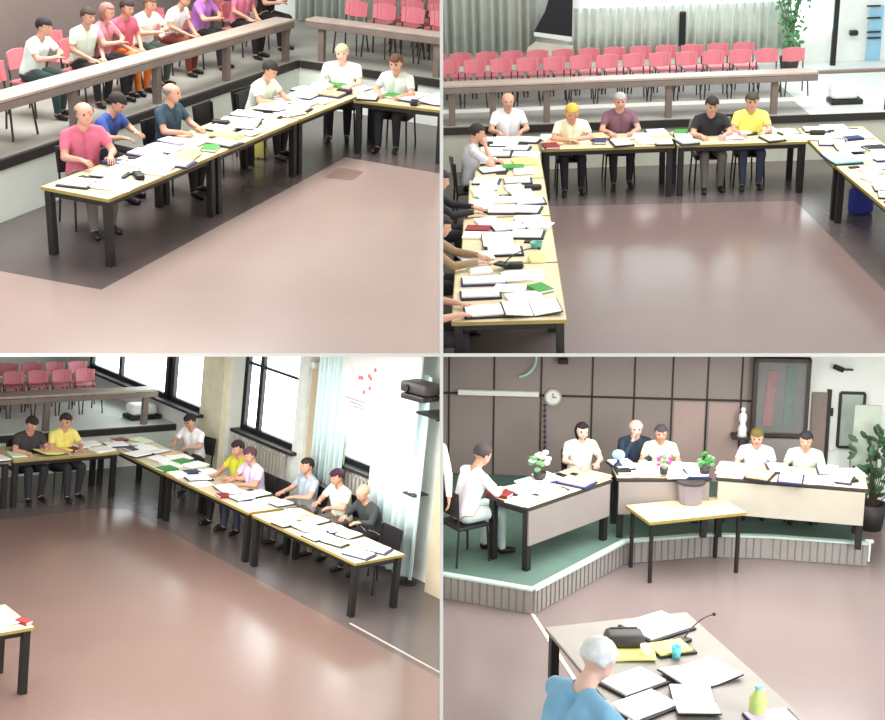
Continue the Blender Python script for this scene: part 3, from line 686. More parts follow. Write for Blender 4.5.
def window(n, y0, y1, z0, z1, divs, lab=None):
    r = root('window_%d' % n, 3, (XW, 0, 0)); r['kind'] = 'structure'; x = -.05
    b = MB().m(black)
    b.box((x, (y0+y1)/2, z0), (.1, y1-y0+.1, .11)).box((x, (y0+y1)/2, z1), (.1, y1-y0+.1, .11)).box((x, y0, (z0+z1)/2), (.1, .1, z1-z0)).box((x, y1, (z0+z1)/2), (.1, .1, z1-z0))
    for d in divs: b.box((x, y0+(y1-y0)*d, (z0+z1)/2), (.08, .1, z1-z0))
    b.box((x, (y0+y1)/2, z0+(z1-z0)*.52), (.05, y1-y0, .04))
    b.obj('window_frame', 3, r); MB().m(daym).box((-.015, (y0+y1)/2, (z0+z1)/2), (.02, y1-y0, z1-z0)).obj('window_pane', 3, r)
    MB().m(fasc).box((-.12, (y0+y1)/2, z0-.06), (.26, y1-y0+.25, .05)).obj('window_sill', 3, r)
window(2, yw(302, 1.6), yw(249, 1.6), 1.18, 3.3, [.72])
window(3, yw(208, 1.6), yw(178, 1.6), 1.16, 3.2, [])
window(4, yw(172, 1.6), yw(97, 1.6), 1.16, 3.2, [.6])
window(5, yw(383, 1.4), yw(345, 1.4), 1.32, 3.3, [])
def radiator(y0, y1, z0, z1, label):
    r = root('radiator', 3, (XW-.1, (y0+y1)/2, z0), 0, label, 'radiator'); L = y1-y0; h = z1-z0; n = int(L/.09)
    for z in (.04, h-.04): MB().m(white).box((0, 0, z), (.05, L, .04)).obj('header_pipe', 3, r)
    b = MB().m(mat('radiator_paint', srgb(205, 200, 192), .5))
    for i in range(n): b.box((0, -L/2+(i+.5)*L/n, h/2), (.09, .045, h), bev=.01)
    b.obj('fins', 3, r)
radiator(yw(290, 1), yw(236, 1), .55, 1.05, 'pale ribbed radiator under the large window, lower left view')
radiator(yw(386, 1), yw(347, 1), .5, 1.2, 'ribbed radiator behind the bald person, lower left view')
yp = yw(311, 1.5), yw(301, 1.5)
struct(MB().m(mat('pilaster_white', srgb(238, 244, 240), .7)).box((XW-.07, (yp[0]+yp[1])/2, 3), (.14, yp[1]-yp[0], 6)).obj('wall_pilaster', 3))
yp = yw(326, 1.5), yw(311, 1.5)
struct(MB().m(beige).box((XW-.04, (yp[0]+yp[1])/2, 3), (.08, yp[1]-yp[0], 6)).obj('wall_pilaster.001', 3))
yp = yw(228, 1.5), yw(207, 1.5)
struct(MB().m(mat('pilaster_cream', srgb(240, 232, 205), .7)).box((XW-.06, (yp[0]+yp[1])/2, 3), (.12, yp[1]-yp[0], 6)).obj('wall_pilaster.002', 3))
curtain(3, (XW-.2, yw(327, 1.5)), (XW-.2, yw(356, 1.5)), .95, 5, mat('curtain_mint', srgb(215, 230, 205), .8), 'curtain', 'pale mint curtain beside the beige pilaster, lower left view', amp=.04)
curtain(3, (XW-.32, yw(334, 2.4)), (XW-.32, yw(366, 2.4)), .95, 5, curtb, 'curtain', 'gathered ice blue curtain in the middle of the right wall, lower left view', folds=7, amp=.06)
curtain(3, (XW-.3, yw(384, 1.2)), (XW-.3, yw(436, 1.2)), .1, 3.0, curtb, 'curtain', 'wide pale blue curtain reaching the floor at the right, lower left view', amp=.04)
ys = yw(362, 2.2), yw(438, 2.2)
r = root('notice_board', 3, (XW-.42, 0, 0), 0, 'white board with red flower marks and small text, lower left view', 'board')
MB().m(mat('board_white', srgb(246, 252, 252), .6)).box((0, (ys[0]+ys[1])/2, 2.55), (.03, ys[0]-ys[1], 1.45)).obj('panel', 3, r)
b = MB().m(mat('mark_red', srgb(215, 120, 120), .7)); rnd = random.Random(3)
for i in range(7): b.ball((-.018, yw(388, 2.7)+rnd.uniform(-.22, .12), 2.72+rnd.uniform(-.22, .25)), .035, (.15, 1, 1), 1)
b.obj('flower_marks', 3, r)
b = MB().m(mat('mark_grey', srgb(150, 140, 145), .7))
for i in range(3): b.box((-.018, yw(378, 2.3)-.05*i, 2.38-.05*i), (.006, .45-.1*i, .015))
b.obj('text_lines', 3, r)
# projector on a wall bracket
y0 = yw(420, 2.6); v = 2.75
for zz in (1,):
    o_, d_ = ray(3, 421, 392); t = (XW-.7-o_.x)/d_.x; q = o_+d_*t
r = root('projector', 3, (q.x, q.y, q.z), .15, 'dark grey projector on a wall bracket at the upper right, lower left view', 'projector')
MB().m(dgrey).box((0, 0, .06), (.36, .46, .15), bev=.03).obj('body', 3, r, True); MB().m(black).box((-.03, -.02, -.06), (.36, .4, .08), bev=.02).obj('tray', 3, r)
MB().m(black).tube((-.18, .1, .05), (-.22, .1, .05), .05, n=12).obj('lens', 3, r)
r = root('wall_shelf', 3, (q.x+.25, q.y-.15, q.z-.29), 0, 'thin dark shelf under the projector, lower left view', 'shelf')
MB().m(black).box((0, 0, 0), (.5, .42, .03)).obj('board', 3, r); MB().m(black).box((.1, 0, -.05), (.3, .03, .08)).obj('bracket', 3, r)
p = fl(3, 420, 592)
struct(MB().m(mat('column_tan', srgb(190, 178, 150), .7)).box((p.x+.32, p.y-.26, 2.6), (.5, .5, 5.2)).obj('wall_column', 3))
p = fl(3, 406, 583); r = root('music_stand', 3, (p.x, p.y, 0), 0, 'slim black stand with flat top beside the column, lower left view', 'stand')
MB().m(black).tube((0, 0, .02), (.0, 0, 1.3), .014).obj('pole', 3, r); MB().m(black).box((0, 0, 1.31), (.28, .24, .02)).obj('top', 3, r); MB().m(black).lathe([(.14, 0), (.14, .015), (.02, .03)]).obj('base', 3, r)
o_, d_ = ray(3, 314, 365); t = (XW-.3-o_.x)/d_.x; q = o_+d_*t
tag(MB().m(white).box((q.x+.03, q.y, q.z), (.14, .1, .1), bev=.02).obj('wall_camera', 3), 'small white camera on the beige pilaster, lower left view', 'camera')
# tables
A1 = table(k, (6.5, 18.32), (8.34, 18.32), .82, 'back row table at the left edge, lower left view')
A2 = table(k, (8.38, 18.32), (10.14, 18.3), .82, 'back row table next to the corner, lower left view')
D0 = table(k, (10.18, 17.0), (10.16, 19.1), .85, 'corner table of the right row, lower left view', side=-1)
D1 = table(k, (10.24, 14.72), (10.18, 16.96), .85, 'middle table of the right row, lower left view', side=-1)
D2 = table(k, (10.3, 12.33), (10.24, 14.62), .85, 'nearest table of the right row with bare wood end, lower left view', side=-1)
E1 = table(k, (4.2, 12.1), (5.86, 12.1), .72, 'table corner at the left edge in the foreground, lower left view')
L90 = PI/2
seated(3, 32, 424, PI, 'dark-haired person in dark shirt reading at the back row, lower left view', fab(60, 54, 58), darkt, 'black chair under the dark shirt at the back row, lower left view', look=(0, -28), lean=14)
seated(3, 66, 421, PI+.1, 'person in yellow shirt at the back row, lower left view', fab(232, 218, 120), darkt, 'black chair under the yellow shirt, lower left view', hairc=(60, 40, 30), look=(0, -15), lean=6)
seated(3, 190, 421, L90+.3, 'dark-haired person in white shirt leaning at the corner table, lower left view', fab(248, 246, 250), darkt, 'black chair under the white shirt at the corner, lower left view', look=(0, -28), lean=16)
seated(3, 238, 448, L90+.1, 'person in yellow-green top beside the lilac shirt, lower left view', fab(205, 205, 60), darkt, None, look=(0, -20), lean=6)
seated(3, 250, 455, L90, 'person in lilac white shirt by the large window, lower left view', fab(226, 208, 240), jeans, 'black chair under the lilac shirt, lower left view', hairc=(90, 60, 70), look=(0, -22), lean=12)
seated(3, 307, 466, L90-.1, 'man in grey shirt with short dark hair before the pilaster, lower left view', fab(168, 180, 190), greyt, 'black chair under the man in grey shirt, lower left view', look=(10, -5), lean=2)
seated(3, 337, 477, L90, 'dark-haired person in cream shirt between grey shirt and bald person, lower left view', fab(236, 240, 215), greyt, 'black chair under the cream shirt, lower left view', hairc=(60, 20, 40), look=(0, -22), lean=12)
seated(3, 363, 493, L90, 'bald person in dark jacket nearest the end of the row, lower left view', fab(56, 62, 62), darkt, 'black chair under the bald person in dark jacket, lower left view', hair='receding', hairc=(190, 150, 120), look=(0, -30), lean=22, sleeves='long')
for (px, py, lab) in ((274, 487, 'empty black chair between lilac shirt and grey shirt, lower left view'), (384, 535, 'empty black chair at the near end of the row, lower left view')):
    P = fl(3, px, py, .76); chair(3, P.x-.1, P.y, L90, lab)
it(D2, .1, .3, 'document_folder', paperw, .4, 'white pages on the bare near end of the table, lower left view', 'folder', (.24, .34))
it(D2, .12, .72, 'document_folder', paperw, .5, 'pages on dark folder at the outer near corner, lower left view', 'folder', (.24, .3))
it(D2, .33, .35, 'document_folder', paperg, .3, 'greenish pages on thick black folder, near table, lower left view', 'folder', (.26, .32))
it(D2, .6, .4, 'open_binder', paperw, 1.8, 'open binder with black cover in the middle of the near table, lower left view', 'binder', (.24, .33))
it(E1, .8, .45, 'paper_stack', paperw, .1, 'thick white papers on the foreground table corner, lower left view', 'paper', (.5, .4))
it(E1, .97, .2, 'book', coverr, .4, 'dark red notebook at the foreground table corner, lower left view', 'book', (.12, .2))
scatter(D2, 'nearest right table, lower left view', 15, 31); scatter(D1, 'middle right table, lower left view', 27, 32, cols=['paperw']*9+['paperl', 'paperl', 'paperg']); scatter(D0, 'corner table, lower left view', 24, 33)
scatter(A2, 'right back table, lower left view', 17, 34, ends=('left', 'right')); scatter(A1, 'left back table, lower left view', 14, 35, ends=('left', 'right'))
# ================================================================== lower right view (room 4)
k = 4; ST = .28
struct(MB().m(mat('floor_mauve_lino', srgb(124, 112, 111), .24, noise=.05, scale=.6, spec=.6)).box((8, 11, -.03), (16, 18, .06)).obj('floor.003', k))
sA = fl(4, 531, 612); sB = fl(4, 562, 660)
d = (sB-sA).normalized(); n = Vector((-d.y, d.x, 0))*.02
struct(MB().m(mat('seam_cream', srgb(205, 195, 185), .6)).prism([(p.x, p.y) for p in (sA-n, sB-n+d*1.5, sB+n+d*1.5, sA+n)], .0005, .006).obj('trim_6', k))
WA = fl(4, 480, 393, 1.42); WC = fl(4, 740, 400, 1.42); wd = (WC-WA); wd.z = 0; wd.normalize(); wn = Vector((-wd.y, wd.x, 0))
W0 = Vector((WA.x, WA.y, 0))-wd*2.5; wang = math.atan2(wd.y, wd.x)
def ow(px, py, off=0.): q = wp(4, px, py, W0-wn*off, W0-wn*off+wd); return q
def sw(px, py=400): return (ow(px, py)-W0).dot(wd)      # distance along the wall
panelm = mat('panel_taupe', srgb(150, 139, 135), .55, noise=.05, scale=1.5); panel2 = mat('panel_rose', srgb(180, 158, 152), .55, noise=.05, scale=1.5)
def wseg(name, s0, s1, z0, z1, ma, th=.15, off=0.):
    a = W0+wd*s0-wn*off; b = W0+wd*s1-wn*off
    return struct(MB().m(ma).prism([(v.x, v.y) for v in (a, b, b+wn*th, a+wn*th)], z0, z1).obj(name, 4))
s_end = sw(808); s_col = sw(825, 420)
wseg('wall_back.003', -3, s_end, 0, 6, panelm)
wseg('wall_end', s_end, s_end+5, 0, 6, mat('wall_ice_white', srgb(246, 252, 246), .75, noise=.02), .15, -.02)
# seams between the panels
zs_ = [ow(x, 397).z for x in (480, 600, 740)]; zh = sum(zs_)/3
seam = MB().m(fasc); prev = None
for x in (449, 494, 541, 592, 634, 672, 707, 741): 
    s = sw(x, 400); p = W0+wd*s-wn*.004; seam.box((p.x, p.y, 2.9), (.022, .02, 5.6), rz=wang)
p = W0+wd*(s_end/2-1)-wn*.004; seam.box((p.x, p.y, zh), (s_end+2, .02, .03), rz=wang)
struct(seam.obj('trim_7', 4))
for (x0, x1) in ((672, 706), (707, 741)):
    a, b = sw(x0, 430)+.015, sw(x1, 430)-.03; wseg('trim_8', a, b, .25, zh-.04, panel2, .012, .01)
# stage
pk = [fl(4, *p, ST) for p in ((400, 566), (533, 589), (624, 541), (707, 534), (770, 536), (868, 543))]
back = [W0+wd*(s_end+.8)-wn*.02, W0-wd*2-wn*.02]
poly = [(p.x, p.y) for p in pk]+[(pk[-1].x+.35, pk[-1].y+.9)]+[(p.x, p.y) for p in back]
struct(MB().m(mat('stage_green', srgb(84, 112, 102), .75, noise=.1, scale=3)).prism(poly, .03, ST).obj('floor_stage', k))
fa = MB().m(mat('stage_front_grey', srgb(150, 146, 142), .6, noise=.08)); nos = MB().m(mat('stage_nosing_mint', srgb(190, 215, 205), .5)); sl = MB().m(mat('stage_slat', srgb(120, 116, 116), .6))
for a, b in zip(pk, pk[1:]):
    d = (b-a); d.z = 0; L = d.length; d.normalize(); n = Vector((d.y, -d.x, 0)); c = (a+b)/2; an = math.atan2(d.y, d.x)
    fa.box((c.x+n.x*.015, c.y+n.y*.015, ST/2), (L, .03, ST-.01), rz=an); nos.box((c.x+n.x*.01, c.y+n.y*.01, ST), (L+.02, .08, .025), rz=an)
    for i in range(int(L/.085)):
        q = a+d*(i+.5)*.085+n*.034; sl.box((q.x, q.y, ST/2), (.012, .012, ST-.03), rz=an)
struct(fa.obj('trim_9', k)); struct(nos.obj('trim_10', k)); struct(sl.obj('trim_11', k))
# white ribbed radiator-like grille at the right end of the stage
a = fl(4, 833, 551, .1); b = fl(4, 864, 552, .1); c = (a+b)/2; an = math.atan2((b-a).y, (b-a).x)
r = root('floor_grille', 4, (c.x+.02, c.y-.08, 0), an, 'small white ribbed grille at the right end of the stage front, lower right view', 'grille')
b_ = MB().m(white)
for i in range(7): b_.box((-.17+i*.057, 0, .13), (.025, .03, .24))
b_.obj('bars', 4, r); MB().m(white).box((0, 0, .26), (.42, .05, .03)).obj('top_bar', 4, r)
pan2 = mat('desk_panel_grey', srgb(140, 133, 130), .55, noise=.04); pan = mat('desk_panel', srgb(176, 172, 158), .55, noise=.04)
def dais(a, b, D, label, pz=(.58, .98), pm=None):
    T = table(4, a, b, D, label, ztop=.75+ST, z0=ST, legw=.075, edge=dgrey, name='dais_desk'); 
    rt = [o for o in bpy.data.objects if o.get('label') == label][0]
    MB().m(pm or pan).box((0, -D/2+.015, (pz[0]+pz[1])/2-ST), (T['L']-.05, .025, pz[1]-pz[0]), bev=.004).obj('front_panel', 4, rt)
    return T
q = lambda px, py: (fl(4, px, py, .75+ST).x, fl(4, px, py, .75+ST).y)
F1 = dais(q(528, 508), q(612, 479), .62, 'left dais desk slanting towards the white-shirted person, lower right view', pm=pan2)
F2 = dais(q(617, 478), q(712, 478), .62, 'middle dais desk behind the square wooden table, lower right view', pm=pan2)
F3 = dais(q(716, 477), q(868, 489), .68, 'right dais desk with long pale front panel, lower right view')
G = table(4, (6.93, 12.2), (8.15, 12.14), .62, 'square wooden table with thin dark legs in front of the stage, lower right view', legw=.04, apron=False, top=mat('tan_wood', srgb(206, 184, 146), .5, noise=.08), name='side_table')
p = fl(4, 690, 503, .75); r = root('waste_basket', 4, (p.x, p.y, .751), 0, 'grey round basket standing on the square wooden table, lower right view', 'basket')
MB().m(mat('basket_grey', srgb(135, 128, 138), .6)).lathe([(.13, 0), (.165, .26), (.15, .26), (.12, .02)], n=10).obj('body', 4, r); MB().m(dgrey).lathe([(.155, .245), (.172, .25), (.172, .27), (.155, .27)], n=10).obj('rim', 4, r)
FC = PI-.36
seated(4, 482, 455, -1.35, 'dark-haired person in white shirt writing at the left end of the dais, lower right view', fab(245, 242, 250), fab(205, 225, 225), 'dark chair under the person writing at the left end, lower right view', zseat=ST, hairc=(66, 60, 62), look=(0, -30), lean=20, sleeves='long', arms='table')
seated(4, 582, 431, FC+.2, 'dark-haired woman in white patterned top sitting upright, lower right view', fab(246, 246, 225), darkt, 'dark chair behind the woman in white patterned top, lower right view', zseat=ST, hair='long', hairc=(30, 22, 24), look=(0, -8), lean=3, skin=skin2, scale=.86, tuck=.12)
seated(4, 636, 428, FC, 'grey-bearded man in dark navy jacket at the middle of the dais, lower right view', fab(36, 52, 70), darkt, 'dark chair under the man in navy jacket, lower right view', zseat=ST, hair='receding', hairc=(190, 185, 180), look=(0, -14), lean=6, sleeves='long', arms='chin', skin=skin2, scale=.86, tuck=.12)
seated(4, 661, 433, FC-.1, 'person in cream top right beside the navy jacket, lower right view', fab(232, 232, 196), darkt, None, zseat=ST, hairc=(70, 60, 70), look=(0, -12), lean=6, scale=.84, tuck=.12)
seated(4, 757, 437, FC-.25, 'person in white shirt and yellow-green scarf on the right desk, lower right view', fab(228, 228, 252), darkt, None, zseat=ST, hairc=(90, 80, 30), look=(0, -20), lean=10, scale=.86, tuck=.12)
seated(4, 806, 440, FC-.3, 'dark-haired person in white and green top at the right end, lower right view', fab(196, 222, 196), darkt, 'dark chair under the person in white and green, lower right view', zseat=ST, hairc=(30, 26, 36), look=(0, -15), lean=8, scale=.86, tuck=.12)
person(4, 424, 430, FC, 'person in white coat standing at the left edge, lower right view', fab(235, 240, 238), darkt, zseat=ST+.44, stand=True, arms='side', sleeves='long', lean=2)
# ---- wall furniture
def wbox(name, px, py, w, h, th, ma, label, cat, off=.0, bev=0.):
    p = ow(px, py, off+th/2); return tag(MB().m(ma).box(p, (w, th, h), rz=wang, bev=bev).obj(name, 4), label, cat)
a = ow(458, 393, .05); b = ow(539, 393, .05); c = (a+b)/2
tag(MB().m(white).box(c, ((b-a).length, .08, .07), rz=math.atan2((b-a).y, (b-a).x), ry=0, bev=.01).obj('wall_lamp', 4), 'long white strip lamp on the panelled wall, lower right view', 'lamp')
c = ow(553, 397, .03); r = root('wall_clock', 4, c, wang, 'round pale wall clock on the panelled wall, lower right view', 'clock')
rot = Matrix.Rotation(PI/2, 4, 'X')
b = MB().m(mat('clock_rim', srgb(190, 190, 175), .5)); b.tube((0, .02, 0), (0, -.02, 0), .115, n=24); b.obj('rim', 4, r); b = MB().m(white); b.tube((0, -.02, 0), (0, -.026, 0), .09, n=24); b.obj('face', 4, r)
b = MB().m(black); b.box((0, -.03, .03), (.01, .006, .06)).box((.02, -.03, 0), (.05, .006, .01)); b.obj('hands', 4, r)
c0 = ow(545, 405, .04); c1 = ow(545, 458, .04); r = root('hanging_chain', 4, (0, 0, 0), 0, 'dark beaded chain hanging below the clock, lower right view', 'chain')
b = MB().m(mat('bead_violet', srgb(70, 60, 95), .5))
b.bm.free()
for i in range(11): MB().m(mat('bead_violet', (0, 0, 0))).ball(c0.lerp(c1, i/10), .024, sub=1).obj('bead', 4, r); MB().m(dgrey).tube(c0, c1, .006).obj('cord', 4, r)
pts = [Vector((math.cos(a_), math.sin(a_))) for a_ in [(-1.45+i*.14) for i in range(13)]]
b = MB().m(mat('hoop_cyan', srgb(190, 232, 232), .4)); cc = ow(517, 358, .12); R_ = .26
for p_, q_ in zip(pts, pts[1:]): b.tube(cc+wd*p_.x*R_+Vector((0, 0, p_.y*R_)), cc+wd*q_.x*R_+Vector((0, 0, q_.y*R_)), .014, n=6)
tag(b.obj('wall_hoop', 4), 'pale cyan curved hoop on the wall above the strip lamp, lower right view', 'hoop')
c = ow(563, 361, .1); tag(MB().m(black).box(c, (.14, .14, .07), rz=wang, bev=.02).obj('wall_camera', 4), 'small black device high on the panelled wall, lower right view', 'camera')
# glazed cabinet
a = ow(750, 440, .14); b = ow(806, 440, .14); zt = ow(780, 358, .14).z; zb = ow(780, 436, .14).z; c = (a+b)/2; Lc = (b-a).length
r = root('glass_cabinet', 4, (c.x, c.y, zb), wang, 'tall dark glazed cabinet with red and teal reflections, lower right view', 'cabinet'); H = zt-zb
b = MB().m(mat('cabinet_brown', srgb(62, 52, 48), .5)); fr = .05
b.box((0, .05, H/2), (Lc, .02, H)).box((-Lc/2+fr/2, 0, H/2), (fr, .12, H)).box((Lc/2-fr/2, 0, H/2), (fr, .12, H)).box((0, 0, fr/2), (Lc, .12, fr)).box((0, 0, H-fr/2), (Lc, .12, fr)); b.obj('frame', 4, r)
MB().m(mat('cabinet_back', srgb(98, 92, 88), .4)).box((0, .035, H/2), (Lc-.1, .012, H-.1)).obj('back_panel', 4, r)
gm = bpy.data.materials.new('pane_clear'); gm.use_nodes = True; g_ = gm.node_tree.nodes['Principled BSDF']; g_.inputs['Roughness'].default_value = .05; g_.inputs['Alpha'].default_value = .18; g_.inputs['Base Color'].default_value = (.5, .55, .55, 1)
MB().m(gm).box((0, -.045, H/2), (Lc-.1, .006, H-.1)).obj('pane', 4, r)
MB().m(mat('reflection_red', srgb(165, 88, 92), .8, noise=.2, scale=12)).box((-.13, .015, H*.48), (.14, .025, H*.72), rx=0, ry=.05, bev=.01).obj('red_reflection', 4, r)  # reflection in the glass put in as a red strip
MB().m(mat('reflection_teal', srgb(70, 105, 98), .8, noise=.2, scale=12)).box((.12, .015, H*.5), (.13, .025, H*.8), bev=.01).obj('teal_reflection', 4, r)  # teal strip coloured as a reflection in the glass
a = ow(748, 445, .09); b = ow(803, 445, .09); c = (a+b)/2
tag(MB().m(mat('low_panel_grey', srgb(150, 146, 142), .6)).box((c.x, c.y, ST+(zb-ST-.03)/2), ((b-a).length, .1, zb-ST-.03), rz=wang).obj('low_cupboard', 4), 'low grey cupboard beneath the glazed cabinet, lower right view', 'cupboard')
c0 = ow(742, 436, .2); r = root('white_figurine', 4, (c0.x, c0.y, c0.z), wang, 'small white draped figurine left of the glazed cabinet, lower right view', 'figurine')
MB().m(white).lathe([(.07, 0), (.055, .05), (.06, .1), (.035, .17), (.055, .23), (.05, .29), (.02, .33)], n=12).ball((0, 0, .36), .035).obj('body', 4, r, True); MB().m(dgrey).box((0, .06, -.02), (.26, .24, .04)).obj('base', 4, r)
a = sw(810, 430); b = sw(825, 430); zt = ow(816, 392).z
wseg('wall_recess', a, b, .2, zt, mat('panel_dark_taupe', srgb(142, 127, 118), .6), .03, .03); wseg('trim_12', b, b+.05, .2, zt+.04, fasc, .05, .04)
c = ow(840, 368, .1); r = root('wall_camera', 4, c, wang, 'black security camera high on the white wall, lower right view', 'camera')
MB().m(black).box((-.02, -.02, 0), (.14, .08, .07), rz=.4, ry=.4, bev=.015).obj('body', 4, r); MB().m(black).box((.1, .05, -.03), (.16, .05, .02)).obj('bracket', 4, r)
wbox('light_switch', 831, 412, .055, .11, .02, black, 'black double light switch on the white wall, lower right view', 'switch', -.0)
wbox('light_switch', 831, 448, .06, .06, .02, white, 'small white socket low on the white wall, lower right view', 'switch', -.0)
a = ow(839, 420, .02); b = ow(863, 420, .02); zt = ow(850, 393, .02).z; zb = ow(850, 447, .02).z; c = (a+b)/2; Lc = (b-a).length
r = root('wall_poster_frame', 4, (c.x, c.y, zb), wang, 'dark framed pale notice on the white wall, lower right view', 'frame'); H = zt-zb
b = MB().m(fasc); b.box((-Lc/2, 0, H/2), (.035, .03, H)).box((Lc/2, 0, H/2), (.035, .03, H)).box((0, 0, 0), (Lc, .03, .035)).box((0, 0, H), (Lc, .03, .035)); b.obj('frame', 4, r)
MB().m(mat('notice_grey', srgb(185, 200, 190), .6)).box((0, .005, H/2), (Lc-.03, .01, H-.03)).obj('sheet', 4, r)
a = ow(853, 430, .6); b = ow(880, 430, .6); c = (a+b)/2
r = root('display_board', 4, (c.x, c.y, .05), wang, 'pale grey-green free-standing board at the right edge, lower right view', 'board'); Lc = (b-a).length; zt = ow(865, 405, .6).z; zb = ow(865, 466, .6).z
MB().m(mat('board_sage', srgb(190, 204, 190), .6)).box((0, 0, (zt+zb)/2-.05), (Lc, .04, zt-zb), bev=.005).obj('panel', 4, r)
for s in (-1, 1): MB().m(dgrey).box((s*(Lc/2-.05), .035, (zb+.1)/2), (.03, .03, zb+.1)).obj('leg', 4, r)
p = fl(4, 874, 478, .0); p = ow(876, 450, .9); r = root('potted_plant', 4, (p.x, p.y, 0), 0, 'bushy green plant at the right edge behind the desk end, lower right view', 'plant')
MB().m(dgrey).lathe([(.14, 0), (.19, .34), (.17, .34), (.13, .05)]).obj('pot', 4, r, True)
b = MB().m(mat('leaf_dark', srgb(58, 92, 60), .6)); st = MB().m(mat('stem_brown', srgb(70, 60, 40), .7)); rnd = random.Random(8)
for i in range(70):
    a_ = rnd.uniform(0, 6.3); rr = rnd.uniform(.02, .3); z = rnd.uniform(.4, 1.35); c = Vector((rr*math.cos(a_), rr*math.sin(a_), z))
    b.ball(c, .085, (1, .2, .45), 1, Euler((rnd.uniform(-1, 1), rnd.uniform(-1, 1), a_)).to_matrix().to_4x4())
    if i % 4 == 0: st.tube((0, 0, .25), c, .007, n=5)
b.obj('foliage', 4, r); st.obj('stems', 4, r)
p = fl(4, 851, 481, .75+ST); microphone(4, p.x, p.y, .751+ST, 0, 'upright black microphone at the right end of the dais, lower right view', .3, .1)
# desk items
it(F1, .93, .3, 'paper_stack', papero, .5, 'tan sheets at the inner end of the left dais desk, lower right view', 'paper', (.3, .3))
it(F1, .1, .3, 'paper_stack', paperw, .4, 'white sheets at the outer corner of the left dais desk, lower right view', 'paper', (.34, .26))
scatter(F1, 'left dais desk, lower right view', 15, 41, ends=('left', 'right'), sides=('front', 'rear')); scatter(F2, 'middle dais desk, lower right view', 14, 42, ends=('left', 'right'), sides=('front', 'rear')); scatter(F3, 'right dais desk, lower right view', 20, 43, ends=('left', 'right'), sides=('front', 'rear'), cols=['paperw']*8+['paperg', 'papero', 'paperl'])
def desk_plant(T, u, v, label, flower, sc=1.):
    p = tp(T, u, v); r = root('table_plant', 4, (p.x, p.y, T['z']+.03), 0, label, 'plant'); rnd = random.Random(int(u*100))
    MB().m(dgrey).lathe([(.04*sc, 0), (.055*sc, .08), (.045*sc, .08), (.035*sc, .01)]).obj('pot', 4, r, True)
    b = MB().m(mat('leaf_green', srgb(96, 150, 100), .6)); f = MB().m(flower)
    for i in range(16):
        a_ = rnd.uniform(0, 6.3); c = Vector((.07*sc*math.cos(a_), .07*sc*math.sin(a_), rnd.uniform(.09, .2)*sc)); (b if i % 2 else f).ball(c, .032*sc, (1, .5, .7), 1)
    b.obj('foliage', 4, r); f.obj('flowers', 4, r)
desk_plant(F1, .55, .86, 'white and yellow flowers at the rear of the left dais desk, lower right view', paperw, 1.5)
desk_plant(F2, .5, .1, 'pink flowers at the front edge of the middle dais desk, lower right view', mat('flower_pink', srgb(235, 70, 150), .6), 1.)
p = tp(F2, .02, .1)
desk_plant(F2, .93, .1, 'small dark green plant behind the grey basket, lower right view', papergr, 1.2)
p = tp(F2, .0, .5); 
r = root('desk_globe_lamp', 4, (*tp(F2, .06, .6), F2['z']+.022), 0, 'pale cyan rounded lamp beside the navy jacket, lower right view', 'lamp'); MB().m(coverb).lathe([(.05, 0), (.05, .03), (.02, .06), (.02, .09)]).obj('base', 4, r, True); MB().m(paperc).ball((0, 0, .15), .08, (1, 1, .8)).obj('shade', 4, r, True)
# ---- foreground desk with papers, seen from above
dk = mat('desk_laminate_grey', srgb(126, 121, 115), .45, noise=.05)
N1 = table(4, (5.78, 7.0), (6.03, 9.87), 1.38, 'grey foreground desk covered with papers and cups, lower right view', top=dk, edge=mat('desk_edge_grey', srgb(125, 117, 110), .5))
person(4, 597, 660, -1.3, 'white-haired person in light blue shirt at the foreground desk, lower right view', fab(128, 180, 212), darkt, hair='short', hairc=(222, 228, 228), look=(0, -38), lean=24, skin=skin2, reach=.5, shoulder=1.1, scale=1.32)
def nearitem(px, py, kind, ma, rz, label, cat, sz): 
    p = fl(4, px, py, .755); PLACED.append((4, Vector((p.x, p.y)), .15)); paperobj(4, p.x, p.y, .752, rz, kind, ma, label, cat, None, sz)
nearitem(657, 628, 'document_folder', paperw, .25, 'large white pages at the far end of the foreground desk, lower right view', 'folder', (.5, .4))
nearitem(700, 676, 'open_binder', paperw, .15, 'open binder with white pages at the right of the foreground desk, lower right view', 'binder', (.27, .4))
nearitem(634, 684, 'document_folder', paperw, .3, 'white pages beside the light blue shirt, foreground desk, lower right view', 'folder', (.44, .3))
nearitem(644, 708, 'document_folder', paperw, .3, 'lowest white pages by the bottom edge, foreground desk, lower right view', 'folder', (.46, .3))
nearitem(604, 677, 'book', papery, .9, 'small yellow notebook under the hands, foreground desk, lower right view', 'book', (.1, .12))
p = fl(4, 624, 645, .76); r = root('shoulder_bag', 4, (p.x, p.y, .752), -.3, 'dark grey bag lying behind the white-haired head, lower right view', 'bag')
MB().m(dgrey).box((0, 0, .07), (.34, .24, .14), bev=.05).obj('body', 4, r, True); MB().m(black).tube((-.12, .06, .14), (.12, .06, .14), .012).obj('handle', 4, r)
p = fl(4, 676, 657, .76); cup(4, p.x, p.y, .752, 'cyan cup between the binder and the white pages, lower right view', mat('cyan_cup', srgb(110, 215, 225), .4), .11, .045)
p = fl(4, 645, 655, .76); cup(4, p.x, p.y, .752, 'white cup beside the laptop, lower right view', white, .1, .045)
p = fl(4, 682, 641, .76); microphone(4, p.x, p.y, .752, -1.25, 'black gooseneck microphone pointing right from the foreground desk, lower right view', .42, 1.65)
p = fl(4, 757, 716, .752); bottle(4, p.x, p.y, .752, 'yellow-green bottle with cyan cap at the bottom edge, lower right view', mat('bottle_lime', srgb(200, 225, 130), .4), .26, 'water_bottle', paperc, 2.)
